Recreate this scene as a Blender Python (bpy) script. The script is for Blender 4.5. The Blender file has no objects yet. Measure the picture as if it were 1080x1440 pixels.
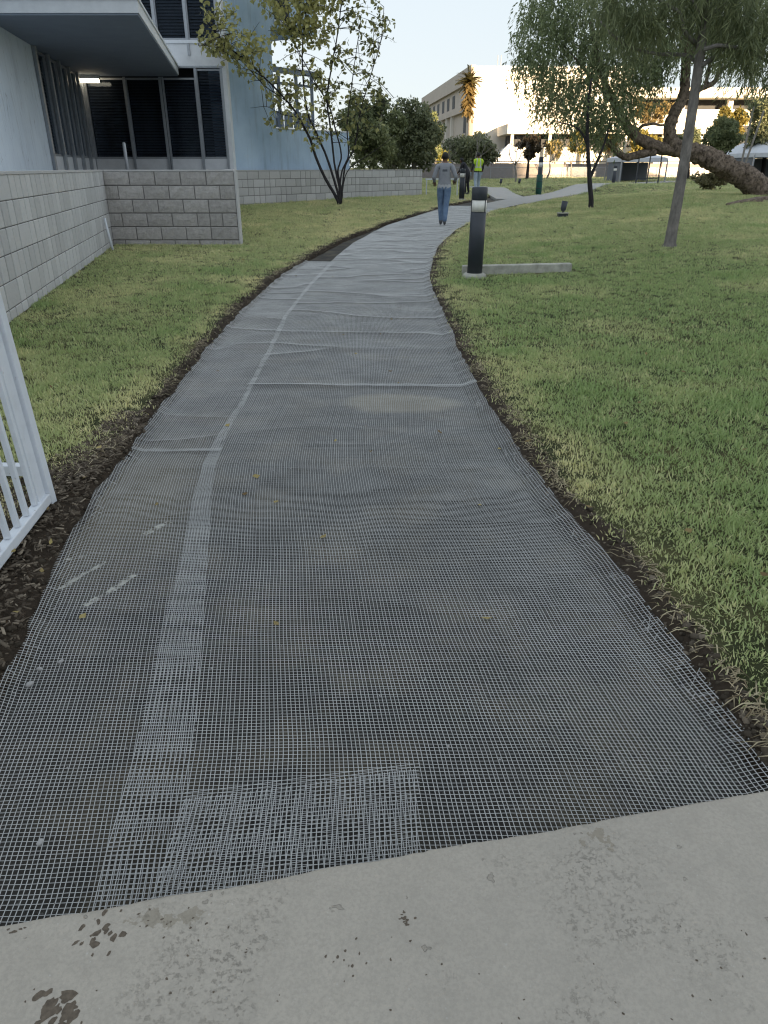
import bpy, bmesh, math, random
import numpy as np
from mathutils import Vector, Matrix
R = math.radians
scene = bpy.context.scene
COL = scene.collection
rnd = random.Random(7)
NP = np.random.RandomState(11)

# ------------------------------------------------------------------ camera
CAM_H = 1.45
FPX = 1000.0
TAN = 0.484
PITCH = math.atan(TAN)
cP, sP = math.cos(PITCH), math.sin(PITCH)
cd = bpy.data.cameras.new('camera')
cam = bpy.data.objects.new('camera', cd)
COL.objects.link(cam)
cam.location = (0, 0, CAM_H)
cam.rotation_euler = (math.pi / 2 - PITCH, 0, 0)
cd.sensor_fit = 'HORIZONTAL'
cd.sensor_width = 36
cd.lens = 36 * FPX / 1080
cd.clip_start = 0.05
cd.clip_end = 6000
scene.camera = cam

# ------------------------------------------------------------------ sky and sun
SUN_EL = R(9.5)
SUN_AZ = math.atan2(0.37, -0.93)          # clockwise from +Y
world = bpy.data.worlds.new('World')
scene.world = world
world.use_nodes = True
wn = world.node_tree
sky = wn.nodes.new('ShaderNodeTexSky')
sky.sky_type = 'NISHITA'
sky.sun_disc = False
sky.sun_elevation = SUN_EL
sky.sun_rotation = SUN_AZ
sky.air_density = 1.0
sky.dust_density = 0.6
sky.ozone_density = 1.0
bg = wn.nodes['Background']
bg.inputs['Strength'].default_value = 0.15
haze_gamma = wn.nodes.new('ShaderNodeGamma')          # thin evening haze evens the whole dome out
haze_gamma.inputs[1].default_value = 0.14
wn.links.new(sky.outputs[0], haze_gamma.inputs[0])
tint = wn.nodes.new('ShaderNodeMix')
tint.data_type = 'RGBA'; tint.blend_type = 'MULTIPLY'
tint.inputs['Factor'].default_value = 1.0
tint.inputs[7].default_value = (0.885, 0.945, 1.0, 1)
wn.links.new(haze_gamma.outputs[0], tint.inputs[6])
wn.links.new(tint.outputs[2], bg.inputs[0])
sd = bpy.data.lights.new('sun', 'SUN')
sd.energy = 3.5
sd.angle = R(0.5)
sd.color = (1.0, 0.74, 0.44)
sun = bpy.data.objects.new('sun', sd)
COL.objects.link(sun)
sdir = Vector((math.sin(SUN_AZ) * math.cos(SUN_EL), math.cos(SUN_AZ) * math.cos(SUN_EL), math.sin(SUN_EL)))
sun.rotation_euler = sdir.to_track_quat('Z', 'Y').to_euler()
sun.location = (20, -40, 30)
vs = scene.view_settings
vs.view_transform = 'Standard'
vs.look = 'None'
vs.gamma = 1.0
vs.use_curve_mapping = False
vs.exposure = 2.38
scene.cycles.max_bounces = 6
scene.cycles.transparent_max_bounces = 12
scene.cycles.use_adaptive_sampling = True
scene.cycles.use_denoising = True
scene.cycles.denoiser = 'OPENIMAGEDENOISE'
scene.cycles.denoising_input_passes = 'RGB_ALBEDO_NORMAL'
scene.cycles.denoising_prefilter = 'ACCURATE'
scene.cycles.filter_width = 1.2
scene.cycles.sample_clamp_indirect = 2.0

# ------------------------------------------------------------------ helpers
def tag(o, label=None, cat=None, group=None, kind=None):
    if label: o['label'] = label
    if cat: o['category'] = cat
    if group: o['group'] = group
    if kind: o['kind'] = kind
    return o

def empty(name, loc=(0, 0, 0), rz=0, label=None, cat=None, group=None):
    o = bpy.data.objects.new(name, None)
    COL.objects.link(o)
    o.location = loc
    o.rotation_euler = (0, 0, rz)
    o.empty_display_size = 0.2
    return tag(o, label, cat, group)

def link(name, me, parent=None):
    o = bpy.data.objects.new(name, me)
    COL.objects.link(o)
    if parent is not None:
        o.parent = parent
    return o

def shade(me, smooth=True):
    me.polygons.foreach_set('use_smooth', [smooth] * len(me.polygons))

def np_mesh(name, V, F, mat, parent=None, smooth=False, attrs=None, n=4):
    """V Nx3, F MxN faces all with n corners"""
    me = bpy.data.meshes.new(name)
    V = np.asarray(V, np.float32); F = np.asarray(F, np.int32)
    me.vertices.add(len(V)); me.vertices.foreach_set('co', V.ravel())
    me.loops.add(F.size); me.loops.foreach_set('vertex_index', F.ravel())
    me.polygons.add(len(F))
    me.polygons.foreach_set('loop_start', np.arange(0, F.size, n, dtype=np.int32))
    me.polygons.foreach_set('loop_total', np.full(len(F), n, np.int32))
    me.update(calc_edges=True)
    if attrs:
        for k, (dom, arr) in attrs.items():
            a = me.attributes.new(k, 'FLOAT', dom)
            a.data.foreach_set('value', np.asarray(arr, np.float32).ravel())
    if mat: me.materials.append(mat)
    if smooth: shade(me)
    me.validate()
    return link(name, me, parent)

class MB:
    def __init__(s): s.v = []; s.f = []
    def quadbox(s, P):
        b = len(s.v); s.v += [tuple(p) for p in P]
        for q in ((0, 3, 2, 1), (4, 5, 6, 7), (0, 1, 5, 4), (1, 2, 6, 5), (2, 3, 7, 6), (3, 0, 4, 7)):
            s.f.append(tuple(b + i for i in q))
        return s
    def box(s, x0, x1, y0, y1, z0, z1):
        return s.quadbox([(x0, y0, z0), (x1, y0, z0), (x1, y1, z0), (x0, y1, z0), (x0, y0, z1), (x1, y0, z1), (x1, y1, z1), (x0, y1, z1)])
    def bar(s, a, b, w, d=None, up=(0, 0, 1)):
        a = Vector(a); b = Vector(b); d = d or w
        ax = (b - a).normalized(); u = Vector(up)
        if abs(ax.dot(u)) > .97: u = Vector((1, 0, 0))
        sx = ax.cross(u).normalized() * w / 2; sy = sx.cross(ax).normalized() * d / 2
        return s.quadbox([a - sx - sy, a + sx - sy, a + sx + sy, a - sx + sy, b - sx - sy, b + sx - sy, b + sx + sy, b - sx + sy])
    def prism(s, poly, z0, z1):
        n = len(poly); b = len(s.v)
        s.v += [(x, y, z0) for x, y in poly] + [(x, y, z1) for x, y in poly]
        s.f.append(tuple(b + i for i in reversed(range(n)))); s.f.append(tuple(b + n + i for i in range(n)))
        for i in range(n):
            j = (i + 1) % n; s.f.append((b + i, b + j, b + n + j, b + n + i))
        return s
    def tube(s, pts, rad, n=8, cap=True, rough=0.0):
        pts = [Vector(p) for p in pts]; b = len(s.v); m = len(pts)
        prev = None
        for i, p in enumerate(pts):
            t = (pts[min(i + 1, m - 1)] - pts[max(i - 1, 0)]).normalized()
            if prev is None:
                u = t.cross(Vector((0, 0, 1)))
                if u.length < 1e-3: u = t.cross(Vector((1, 0, 0)))
            else:
                u = prev - t * prev.dot(t)
            u.normalize(); prev = u; w = t.cross(u)
            r = rad[i] if hasattr(rad, '__len__') else rad
            for k in range(n):
                a = 2 * math.pi * k / n
                q = 1.0
                if rough:
                    q = 1 + rough * (1 - 2 * abs(2 * float(vnoise(k / n * 13 + i * .22, i * .30, 1.0)) - 1)) * .5 + rough * (float(vnoise(k * .7, i * .9 + 5, 1.0)) - .5)
                s.v.append(tuple(p + (u * math.cos(a) + w * math.sin(a)) * r * q))
        for i in range(m - 1):
            for k in range(n):
                k2 = (k + 1) % n
                s.f.append((b + i * n + k, b + i * n + k2, b + (i + 1) * n + k2, b + (i + 1) * n + k))
        if cap:
            s.f.append(tuple(b + k for k in reversed(range(n)))); s.f.append(tuple(b + (m - 1) * n + k for k in range(n)))
        return s
    def lathe(s, prof, c=(0, 0, 0), n=20):
        b = len(s.v); m = len(prof)
        for r, z in prof:
            for k in range(n):
                a = 2 * math.pi * k / n; s.v.append((c[0] + r * math.cos(a), c[1] + r * math.sin(a), c[2] + z))
        for i in range(m - 1):
            for k in range(n):
                k2 = (k + 1) % n; s.f.append((b + i * n + k, b + i * n + k2, b + (i + 1) * n + k2, b + (i + 1) * n + k))
        s.f.append(tuple(b + k for k in reversed(range(n)))); s.f.append(tuple(b + (m - 1) * n + k for k in range(n)))
        return s
    def build(s, name, mat, parent=None, smooth=False, loc=None):
        me = bpy.data.meshes.new(name); me.from_pydata(s.v, [], s.f)
        if mat: me.materials.append(mat)
        if smooth: shade(me)
        bm = bmesh.new(); bm.from_mesh(me); bmesh.ops.recalc_face_normals(bm, faces=bm.faces); bm.to_mesh(me); bm.free()
        o = link(name, me, parent)
        if loc: o.location = loc
        return o

def bevel(o, w=0.01, seg=2):
    m = o.modifiers.new('bevel', 'BEVEL'); m.width = w; m.segments = seg; m.limit_method = 'ANGLE'
    return o

def spline(pts, sub=6):
    pts = [np.array(p, float) for p in pts]; out = []
    P = [2 * pts[0] - pts[1]] + pts + [2 * pts[-1] - pts[-2]]
    for i in range(1, len(P) - 2):
        for k in range(sub):
            t = k / sub; a, b, c, d = P[i - 1:i + 3]
            out.append(.5 * ((2 * b) + (-a + c) * t + (2 * a - 5 * b + 4 * c - d) * t * t + (-a + 3 * b - 3 * c + d) * t ** 3))
    out.append(pts[-1]); return out

def copy_tree(o, parent=None):
    c = o.copy(); COL.objects.link(c)
    if parent is not None: c.parent = parent
    for ch in list(o.children): copy_tree(ch, c)
    return c

def W(px, py, Y=None, z=None):
    """a sight line measured on site: where it meets depth Y or height z"""
    u = (px - 540) / FPX; v = (py - 720) / FPX
    hor = cP - v * sP; up = -(sP + v * cP)
    t = Y / hor if Y is not None else (z - CAM_H) / up
    return (u * t, hor * t, CAM_H + up * t)

def sst(a, b, x):
    t = np.clip((np.asarray(x, float) - a) / (b - a), 0, 1)
    return t * t * (3 - 2 * t)

# value noise, vectorised
_perm = NP.rand(64, 64)
def vnoise(x, y, f=1.0):
    x = np.asarray(x, float) * f; y = np.asarray(y, float) * f
    xi = np.floor(x).astype(int); yi = np.floor(y).astype(int)
    fx = x - xi; fy = y - yi; fx = fx * fx * (3 - 2 * fx); fy = fy * fy * (3 - 2 * fy)
    g = lambda a, b: _perm[a % 64, b % 64]
    return (g(xi, yi) * (1 - fx) + g(xi + 1, yi) * fx) * (1 - fy) + (g(xi, yi + 1) * (1 - fx) + g(xi + 1, yi + 1) * fx) * fy
def fbm(x, y, f=1.0, o=3):
    s = 0; a = .5; tot = 0
    for i in range(o):
        s = s + a * vnoise(x + 7.3 * i, y - 3.1 * i, f); tot += a; a *= .5; f *= 2.03
    return s / tot

# ------------------------------------------------------------------ materials
class NT:
    def __init__(s, name):
        s.m = bpy.data.materials.new(name); s.m.use_nodes = True
        s.t = s.m.node_tree; s.b = s.t.nodes['Principled BSDF']; s.out = s.t.nodes['Material Output']
    def n(s, typ, **kw):
        nd = s.t.nodes.new(typ)
        for k, v in kw.items():
            if k in nd.inputs: nd.inputs[k].default_value = v
            else: setattr(nd, k, v)
        return nd
    def l(s, a, b): s.t.links.new(a, b)
    def coord(s, kind='Object'): return s.n('ShaderNodeTexCoord').outputs[kind]
    def noise(s, scale, detail=4, rough=.6, vec=None, dist=0):
        nd = s.n('ShaderNodeTexNoise'); nd.inputs['Scale'].default_value = scale
        nd.inputs['Detail'].default_value = detail; nd.inputs['Roughness'].default_value = rough
        nd.inputs['Distortion'].default_value = dist
        s.l(vec if vec is not None else s.coord(), nd.inputs['Vector']); return nd.outputs['Fac']
    def ramp(s, fac, stops):
        nd = s.n('ShaderNodeValToRGB'); cr = nd.color_ramp
        while len(cr.elements) < len(stops): cr.elements.new(.5)
        for e, (p, c) in zip(cr.elements, stops):
            e.position = p; e.color = (c, c, c, 1) if not hasattr(c, '__len__') else (*c, 1)
        s.l(fac, nd.inputs[0]); return nd.outputs['Color']
    def mix(s, fac, a, b, blend='MIX'):
        nd = s.n('ShaderNodeMix', data_type='RGBA', blend_type=blend)
        for inp, v in ((nd.inputs['Factor'], fac), (nd.inputs[6], a), (nd.inputs[7], b)):
            if hasattr(v, 'is_linked') or hasattr(v, 'links'): s.l(v, inp)
            elif hasattr(v, '__len__'): inp.default_value = (*v, 1)
            else: inp.default_value = v if inp.type == 'VALUE' else (v, v, v, 1)
        return nd.outputs[2]
    def math(s, op, a, b=None, c=None):
        nd = s.n('ShaderNodeMath', operation=op)
        for i, v in enumerate((a, b, c)):
            if v is None: continue
            if hasattr(v, 'links'): s.l(v, nd.inputs[i])
            else: nd.inputs[i].default_value = v
        return nd.outputs[0]
    def bump(s, h, strength=.3, dist=.01):
        nd = s.n('ShaderNodeBump'); nd.inputs['Strength'].default_value = strength; nd.inputs['Distance'].default_value = dist
        s.l(h, nd.inputs['Height']); s.l(nd.outputs[0], s.b.inputs['Normal'])
    def attr(s, name, typ='GEOMETRY'):
        nd = s.n('ShaderNodeAttribute', attribute_name=name, attribute_type=typ); return nd.outputs['Fac']
    def col(s, c):
        if hasattr(c, 'links'): s.l(c, s.b.inputs['Base Color'])
        else: s.b.inputs['Base Color'].default_value = (*c, 1)
        return s
    def set(s, rough=.7, metal=0, spec=.5):
        s.b.inputs['Roughness'].default_value = rough; s.b.inputs['Metallic'].default_value = metal
        s.b.inputs['Specular IOR Level'].default_value = spec; return s

def M_simple(name, c1, c2=None, scale=6, rough=.7, metal=0, spec=.4, bump=0, bscale=None, bdist=.005, rand=0):
    t = NT(name).set(rough, metal, spec)
    c2 = c2 or tuple(x * .8 for x in c1)
    c = t.mix(t.ramp(t.noise(scale, 5, .65), [(.3, 0.), (.7, 1.)]), c1, c2)
    if rand:
        oi = t.n('ShaderNodeObjectInfo').outputs['Random']
        g = t.math('MULTIPLY_ADD', oi, 2 * rand, 1 - rand)
        hsv = t.n('ShaderNodeHueSaturation'); t.l(c, hsv.inputs['Color']); t.l(g, hsv.inputs['Value']); c = hsv.outputs[0]
    t.col(c)
    if bump: t.bump(t.noise(bscale or scale * 8, 4, .6), bump, bdist)
    return t.m

def M_leaf(name, ca, cb, rough=.5, trans=.35, inst=False):
    t = NT(name).set(rough, 0, .35)
    c = t.mix(t.attr('tint', 'INSTANCER' if inst else 'GEOMETRY'), ca, cb)
    t.col(c)
    tr = t.n('ShaderNodeBsdfTranslucent'); t.l(c, tr.inputs[0])
    mx = t.n('ShaderNodeMixShader'); mx.inputs[0].default_value = trans
    t.l(t.b.outputs[0], mx.inputs[1]); t.l(tr.outputs[0], mx.inputs[2]); t.l(mx.outputs[0], t.out.inputs[0])
    return t.m

def M_glass(name, refl=.12, tint=(.75, .8, .82)):
    t = NT(name)
    tr = t.n('ShaderNodeBsdfTransparent'); tr.inputs[0].default_value = (*tint, 1)
    gl = t.n('ShaderNodeBsdfGlossy'); gl.inputs['Roughness'].default_value = .04; gl.inputs[0].default_value = (.8, .85, .9, 1)
    fr = t.n('ShaderNodeFresnel'); fr.inputs[0].default_value = 1.45
    f = t.math('MULTIPLY', fr.outputs[0], refl * 8)
    f = t.math('MINIMUM', f, .6)
    mx = t.n('ShaderNodeMixShader'); t.l(f, mx.inputs[0]); t.l(tr.outputs[0], mx.inputs[1]); t.l(gl.outputs[0], mx.inputs[2])
    t.l(mx.outputs[0], t.out.inputs[0]); return t.m

def M_emit(name, col, s):
    t = NT(name); t.b.inputs['Emission Color'].default_value = (*col, 1); t.b.inputs['Emission Strength'].default_value = s
    t.col(col); return t.m

# ------------------------------------------------------------------ terrain functions
def profile(y):
    y = np.asarray(y, float)
    return .25 * sst(14, 32, y) + .25 * sst(30, 72, y)

def wp(px, py, dz=0.0):
    z = dz
    for _ in range(12):
        p = W(px, py, z=z); z = float(profile(p[1])) + dz
    return p

def edge_fn(pts, dz=0.0):
    q = sorted([wp(a, b, dz)[:2] for a, b in pts], key=lambda p: p[1])
    ys = np.array([p[1] for p in q]); xs = np.array([p[0] for p in q])
    return lambda y: np.interp(y, ys, xs)

_xL = edge_fn([(-60, 1090), (0, 985), (40, 920), (75, 835), (105, 765), (150, 690), (185, 645), (215, 600), (262, 540), (300, 488),
              (345, 438), (400, 388), (440, 364), (485, 340), (540, 318), (600, 300), (635, 290), (670, 283), (690, 278)])
_xR = edge_fn([(1140, 1200), (1075, 1100), (1000, 990), (930, 900), (870, 828), (800, 748), (740, 668), (700, 608), (662, 542), (640, 500),
              (617, 440), (604, 410), (601, 393), (606, 370), (614, 350), (638, 327), (665, 312), (690, 299), (730, 290), (800, 279), (870, 269)])
def xL(y): return _xL(y) + .018 * (vnoise(np.asarray(y) * 1.0, 3.3, 3.1) - .5) + .02 * (vnoise(np.asarray(y), 9.1, 11) - .5)
def xR(y): return _xR(y) + .018 * (vnoise(np.asarray(y) * 1.0, 13.3, 2.7) - .5) + .02 * (vnoise(np.asarray(y), 5.1, 11) - .5)
YEND = 34.5

def soilL(y): return .32 * (1 - sst(2.5, 4.0, y)) + .105 - .05 * sst(9, 16, y) + .08 * (vnoise(np.asarray(y), 1.7, 1.3) - .5)
def soilR(y): return .105 + .07 * (vnoise(np.asarray(y), 21.7, 1.9) - .5)

def H(x, y):
    x = np.asarray(x, float); y = np.asarray(y, float)
    ye = np.minimum(y, YEND)
    dl = xL(ye) - x; dr = x - xR(ye)
    z = profile(y) + .07 + .012 * (fbm(x, y, 1.3) - .5) * sst(2, 4, y)
    z = z + .10 * sst(0, 4, dl) * sst(13, 24, y)
    z = z + (.19 * sst(2.6, 8, y) + .12 * sst(14, 26, y)) * sst(.3, 7, dr) * (1 - .6 * sst(30, 45, y))
    z = z + .28 * np.exp(-((x - 10.5) / 4.5) ** 2 - ((y - 41) / 3.2) ** 2)
    return z

def Hf(x, y): return float(H(x, y))

# ------------------------------------------------------------------ ground materials
t = NT('lawn_soil').set(.95, 0, .2)
n1 = t.noise(22, 6, .7); n2 = t.noise(2.2, 4)
g = t.mix(n1, (.020, .026, .010), (.060, .066, .026))
g = t.mix(t.ramp(n2, [(.42, 0.), (.7, 1.)]), g, (.13, .12, .05))
soil = t.mix(t.noise(30, 6, .7), (.018, .013, .009), (.075, .055, .038))
f = t.math('ADD', t.attr('soil'), t.math('MULTIPLY', t.math('SUBTRACT', t.noise(9, 4), .5), .7))
t.col(t.mix(t.ramp(f, [(.45, 0.), (.6, 1.)]), g, soil))
t.bump(t.noise(45, 5, .7), .8, .02)
M_lawn = t.m

t = NT('far_ground').set(.95, 0, .2)
g = t.mix(t.noise(3, 6, .7), (.05, .065, .025), (.11, .115, .05))
t.col(g); t.bump(t.noise(20, 4), .6, .03); M_ground = t.m

t = NT('sub_base_soil').set(.8, 0, .35)
pos = t.coord()
a = t.mix(t.ramp(t.noise(1.1, 5, .6), [(.35, 0.), (.65, 1.)]), (.040, .036, .030), (.018, .017, .0155))
a = t.mix(t.ramp(t.noise(2.6, 4, .6), [(.47, 0.), (.68, .85)]), a, (.115, .094, .062))
a = t.mix(t.ramp(t.noise(70, 4, .7), [(.62, 0.), (.72, 1.)]), a, (.12, .115, .105))
a = t.mix(t.ramp(t.noise(40, 4, .7), [(.30, 1.), (.40, 0.)]), a, (.014, .013, .013))
# pale tan dust spilled beside the cross seam, and brown tint of the left strip
def blob(t, pos, c, sx, sy, edge=.35, amp=.5, ns=5):
    s = t.n('ShaderNodeSeparateXYZ'); t.l(pos, s.inputs[0])
    dx = t.math('DIVIDE', t.math('SUBTRACT', s.outputs[0], c[0]), sx); dy = t.math('DIVIDE', t.math('SUBTRACT', s.outputs[1], c[1]), sy)
    d = t.math('SQRT', t.math('ADD', t.math('MULTIPLY', dx, dx), t.math('MULTIPLY', dy, dy)))
    d = t.math('ADD', d, t.math('MULTIPLY', t.math('SUBTRACT', t.noise(ns, 4), .5), amp))
    return t.ramp(d, [(max(0, 1 - edge) * .5, 1.), (.5, 0.)]) if False else t.math('SMOOTH_MIN', 1.0, t.math('MAXIMUM', t.math('DIVIDE', t.math('SUBTRACT', 1.0, d), edge), 0.0), .0)
c = W(565, 567, z=0); a = t.mix(t.math('MULTIPLY', blob(t, pos, c, .46, .24, .3, .5, 4), .9), a, (.25, .21, .14))
c = W(180, 700, z=0); a = t.mix(t.math('MULTIPLY', blob(t, pos, c, .50, 1.1, .7, .6, 3), .85), a, (.135, .108, .060))
c = W(330, 450, z=0); a = t.mix(t.math('MULTIPLY', blob(t, pos, c, .8, 1.6, .8, .6, 2), .5), a, (.11, .095, .07))
# chalk strokes
def stroke(t, pos, A, B, w):
    d = Vector((B[0] - A[0], B[1] - A[1])); L = d.length; d /= L
    s = t.n('ShaderNodeSeparateXYZ'); t.l(pos, s.inputs[0])
    ux = t.math('SUBTRACT', s.outputs[0], A[0]); uy = t.math('SUBTRACT', s.outputs[1], A[1])
    al = t.math('ADD', t.math('MULTIPLY', ux, d.x), t.math('MULTIPLY', uy, d.y))
    ac = t.math('ABSOLUTE', t.math('ADD', t.math('SUBTRACT', t.math('MULTIPLY', uy, d.x), t.math('MULTIPLY', ux, d.y)), t.math('MULTIPLY', t.math('SUBTRACT', t.noise(11, 3), .5), .05)))
    m = t.math('MULTIPLY', t.math('LESS_THAN', ac, w), t.math('MULTIPLY', t.math('GREATER_THAN', al, 0.), t.math('LESS_THAN', al, L)))
    return t.math('MULTIPLY', m, t.ramp(t.noise(26, 4), [(.40, 0.), (.56, 1.)]))
for A, B, w in (((85, 828), (147, 790), .010), ((120, 852), (190, 808), .013), ((203, 752), (240, 734), .014), ((92, 786), (120, 784), .008)):
    a = t.mix(t.math('MULTIPLY', stroke(t, pos, W(*A, z=0), W(*B, z=0), w), .9), a, (.62, .60, .52))
t.col(a); t.bump(t.noise(60, 5, .7), .5, .006)
M_base = t.m

t = NT('slab_concrete').set(.75, 0, .35)
pos = t.coord()
a = t.mix(t.noise(1.6, 5, .6), (.51, .455, .38), (.41, .368, .31))
a = t.mix(t.math('MULTIPLY', t.ramp(t.noise(130, 4, .7), [(.42, 0.), (.62, 1.)]), .55), a, (.34, .305, .26))
a = t.mix(t.math('MULTIPLY', t.ramp(t.noise(14, 5, .7), [(.45, 0.), (.7, 1.)]), .5), a, (.35, .315, .265))
rough_mask = t.ramp(t.noise(3.2, 3, .6), [(.52, .0), (.70, 1.)])
pits = t.ramp(t.noise(95, 5, .7), [(.54, 0.), (.76, 1.)])
a = t.mix(t.math('MULTIPLY', t.math('MULTIPLY', pits, rough_mask), .34), a, (.19, .168, .135))
flecks = t.ramp(t.noise(120, 2, .5), [(.70, 0.), (.76, 1.)])
a = t.mix(t.math('MULTIPLY', flecks, .6), a, (.55, .53, .49))
sp = t.ramp(t.noise(17, 3, .6), [(.70, 0.), (.72, 1.)])
a = t.mix(t.math('MULTIPLY', sp, .35), a, (.14, .12, .095))
a = t.mix(t.ramp(t.noise(.9, 3, .5), [(.40, 0.), (.75, .55)]), a, (.33, .30, .262))
a = t.mix(t.math('MULTIPLY', t.ramp(t.noise(2.3, 2, .4, None, 1.2), [(.496, 0.), (.5, 1.), (.504, 0.)]), .08), a, (.20, .18, .15))
def spot(c, sx, sy, col, k, thr=.5, sc=30):
    global a
    bl = blob(t, pos, c, sx, sy, .8, .4, 6)
    m = t.ramp(t.math('ADD', t.noise(sc, 4, .65), t.math('MULTIPLY', t.math('SUBTRACT', bl, 1.0), .45)), [(thr, 0.), (thr + .035, 1.)])
    a = t.mix(t.math('MULTIPLY', m, k), a, col)
    return m
Z0 = .09
m4 = spot(W(845, 1180, z=Z0), .13, .05, (.20, .165, .11), .5, .40)
m5 = spot(W(235, 1290, z=Z0), .16, .045, (.22, .185, .13), .5, .40)
t.col(a)
hgt = t.math('ADD', t.math('MULTIPLY', t.math('MULTIPLY', pits, rough_mask), -1.0), t.math('MULTIPLY', t.noise(75, 5, .7), .5))
hgt = t.math('SUBTRACT', hgt, t.math('MULTIPLY', sp, .8))
t.bump(hgt, .8, .005)
M_slab = t.m
M_conc = M_simple('path_concrete', (.42, .41, .39), (.35, .34, .32), 3, .8, bump=.2)
M_kerb = M_simple('old_concrete', (.56, .55, .48), (.30, .29, .25), 9, .85, bump=.5)
M_terrace = M_simple('terrace_concrete', (.32, .32, .31), (.25, .25, .25), 3, .85)
M_wire = M_simple('galvanised_wire', (.60, .60, .585), (.44, .44, .43), 3, .5, .1, .4)

# ------------------------------------------------------------------ ground sheet to the horizon
ys = np.concatenate([np.linspace(-60, 70, 66), [75, 90, 120, 200, 400, 900, 2000, 4000]])
xs = np.concatenate([[-4000, -1500, -500, -200, -100], np.linspace(-60, 60, 61), [100, 200, 500, 1500, 4000]])
X, Y = np.meshgrid(xs, ys)
Z = profile(Y) + .02 - .5 * (1 - sst(66, 74, Y)) 
nx = len(xs); V = np.stack([X, Y, Z], -1).reshape(-1, 3)
i, j = np.meshgrid(np.arange(len(ys) - 1), np.arange(nx - 1), indexing='ij'); b = (i * nx + j).ravel()
tag(np_mesh('ground', V, np.stack([b, b + 1, b + nx + 1, b + nx], -1), M_ground), kind='structure')

def lawn_side(name, side):
    ys = np.concatenate([np.arange(.6, 10, .045), np.arange(10, 20, .1), np.arange(20, YEND + .01, .25)])
    offs = np.concatenate([[-.03, 0, .02, .045, .07, .10, .13, .16, .2, .26, .34, .44, .55, .7, .9, 1.2, 1.6], np.arange(2.1, 8, .6), [9, 11, 14, 18, 24, 34, 50]])
    e = (xL if side < 0 else xR)(ys); sw = (soilL if side < 0 else soilR)(ys)
    X = e[:, None] + side * offs[None]; Y = np.repeat(ys[:, None], len(offs), 1)
    z0 = profile(Y) - .02; z1 = H(X, Y)
    k = np.clip(offs[None] / np.maximum(sw[:, None] * (.75 if side > 0 else .45), .05), 0, 1); k = k ** (.30 if side > 0 else .5)
    jit = .022 * (fbm(X * 1.0, Y * 1.0, 14, 3) - .5) * (offs[None] < .5)
    Z = z0 + (z1 - z0) * k + jit * (offs[None] > 0)
    Z[:, 0] -= .03
    s = (1 - sst(-.04, .05, offs[None] - sw[:, None])).repeat(1, 0)
    nx = len(offs); V = np.stack([X, Y, Z], -1).reshape(-1, 3)
    i, j = np.meshgrid(np.arange(len(ys) - 1), np.arange(nx - 1), indexing='ij'); b = (i * nx + j).ravel()
    F = np.stack([b, b + 1, b + nx + 1, b + nx], -1)
    if side < 0: F = F[:, ::-1]
    tag(np_mesh(name, V, F, M_lawn, smooth=True, attrs={'soil': ('POINT', s)}), kind='structure')
lawn_side('lawn_left', -1)
lawn_side('lawn_right', 1)
# far lawn
xs = np.linspace(-60, 60, 121); ys = np.linspace(YEND - .02, 72, 80)
X, Y = np.meshgrid(xs, ys); Z = H(X, Y); nx = len(xs)
i, j = np.meshgrid(np.arange(len(ys) - 1), np.arange(nx - 1), indexing='ij'); b = (i * nx + j).ravel()
tag(np_mesh('lawn_far', np.stack([X, Y, Z], -1).reshape(-1, 3), np.stack([b, b + 1, b + nx + 1, b + nx], -1), M_lawn, smooth=True, attrs={'soil': ('POINT', np.zeros(X.size))}), kind='structure')

# excavated path bed
ys = np.concatenate([np.arange(.6, 12, .05), np.arange(12, YEND + .01, .2)])
def bedz(x, y): return profile(y) + .010 * (fbm(x, y, 2.5, 4) - .5) - .008 * sst(2.4, 1.4, y)
nu = 46; u = np.linspace(0, 1, nu)
X = (xL(ys) - .06)[:, None] * (1 - u) + (xR(ys) + .06)[:, None] * u; Y = np.repeat(ys[:, None], nu, 1)
i, j = np.meshgrid(np.arange(len(ys) - 1), np.arange(nu - 1), indexing='ij'); b = (i * nu + j).ravel()
tag(np_mesh('path_bed', np.stack([X, Y, bedz(X, Y)], -1).reshape(-1, 3), np.stack([b, b + 1, b + nu + 1, b + nu], -1), M_base, smooth=True), kind='structure')

# far concrete path laid on the ground
CONC = []
def strip(name, pts, w, mat, lift=.05, endlow=0):
    P = np.array(spline([(*wp(a, b, .07)[:2], 0) for a, b in pts], 8))[:, :2]
    T = np.gradient(P, axis=0); T /= np.linalg.norm(T, axis=1)[:, None]; N = np.stack([-T[:, 1], T[:, 0]], -1)
    CONC.append((P, w)); V = []
    for k in (-1, -.33, .33, 1):
        Q = P + N * w / 2 * k; V.append(np.stack([Q[:, 0], Q[:, 1], H(Q[:, 0], Q[:, 1]) + lift - .075 * sst(.62, .95, np.linspace(0, 1, len(P))) * endlow], -1))
    V = np.stack(V, 1); n = len(P)
    Vb = V.copy(); Vb[:, :, 2] -= .3
    mb = MB(); mb.v = [tuple(p) for p in V.reshape(-1, 3)] + [tuple(p) for p in Vb.reshape(-1, 3)]
    o = n * 4
    for i in range(n - 1):
        for k in range(3): mb.f.append((i * 4 + k, i * 4 + k + 1, i * 4 + k + 5, i * 4 + k + 4))
        mb.f.append((i * 4, i * 4 + 4, o + i * 4 + 4, o + i * 4)); mb.f.append((i * 4 + 3, i * 4 + 7, o + i * 4 + 7, o + i * 4 + 3))
    mb.f.append((0, 1, 2, 3, o + 3, o + 2, o + 1, o)); 
    return tag(mb.build(name, mat), kind='structure')
strip('concrete_path', [(955, 258), (900, 261.5), (830, 269), (775, 276), (735, 282.5), (708, 287), (690, 291)], 1.5, M_conc, .035, 1)
strip('side_path', [(722, 281), (706, 274), (690, 267.5), (668, 263)], 1.3, M_conc, .028)

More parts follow.
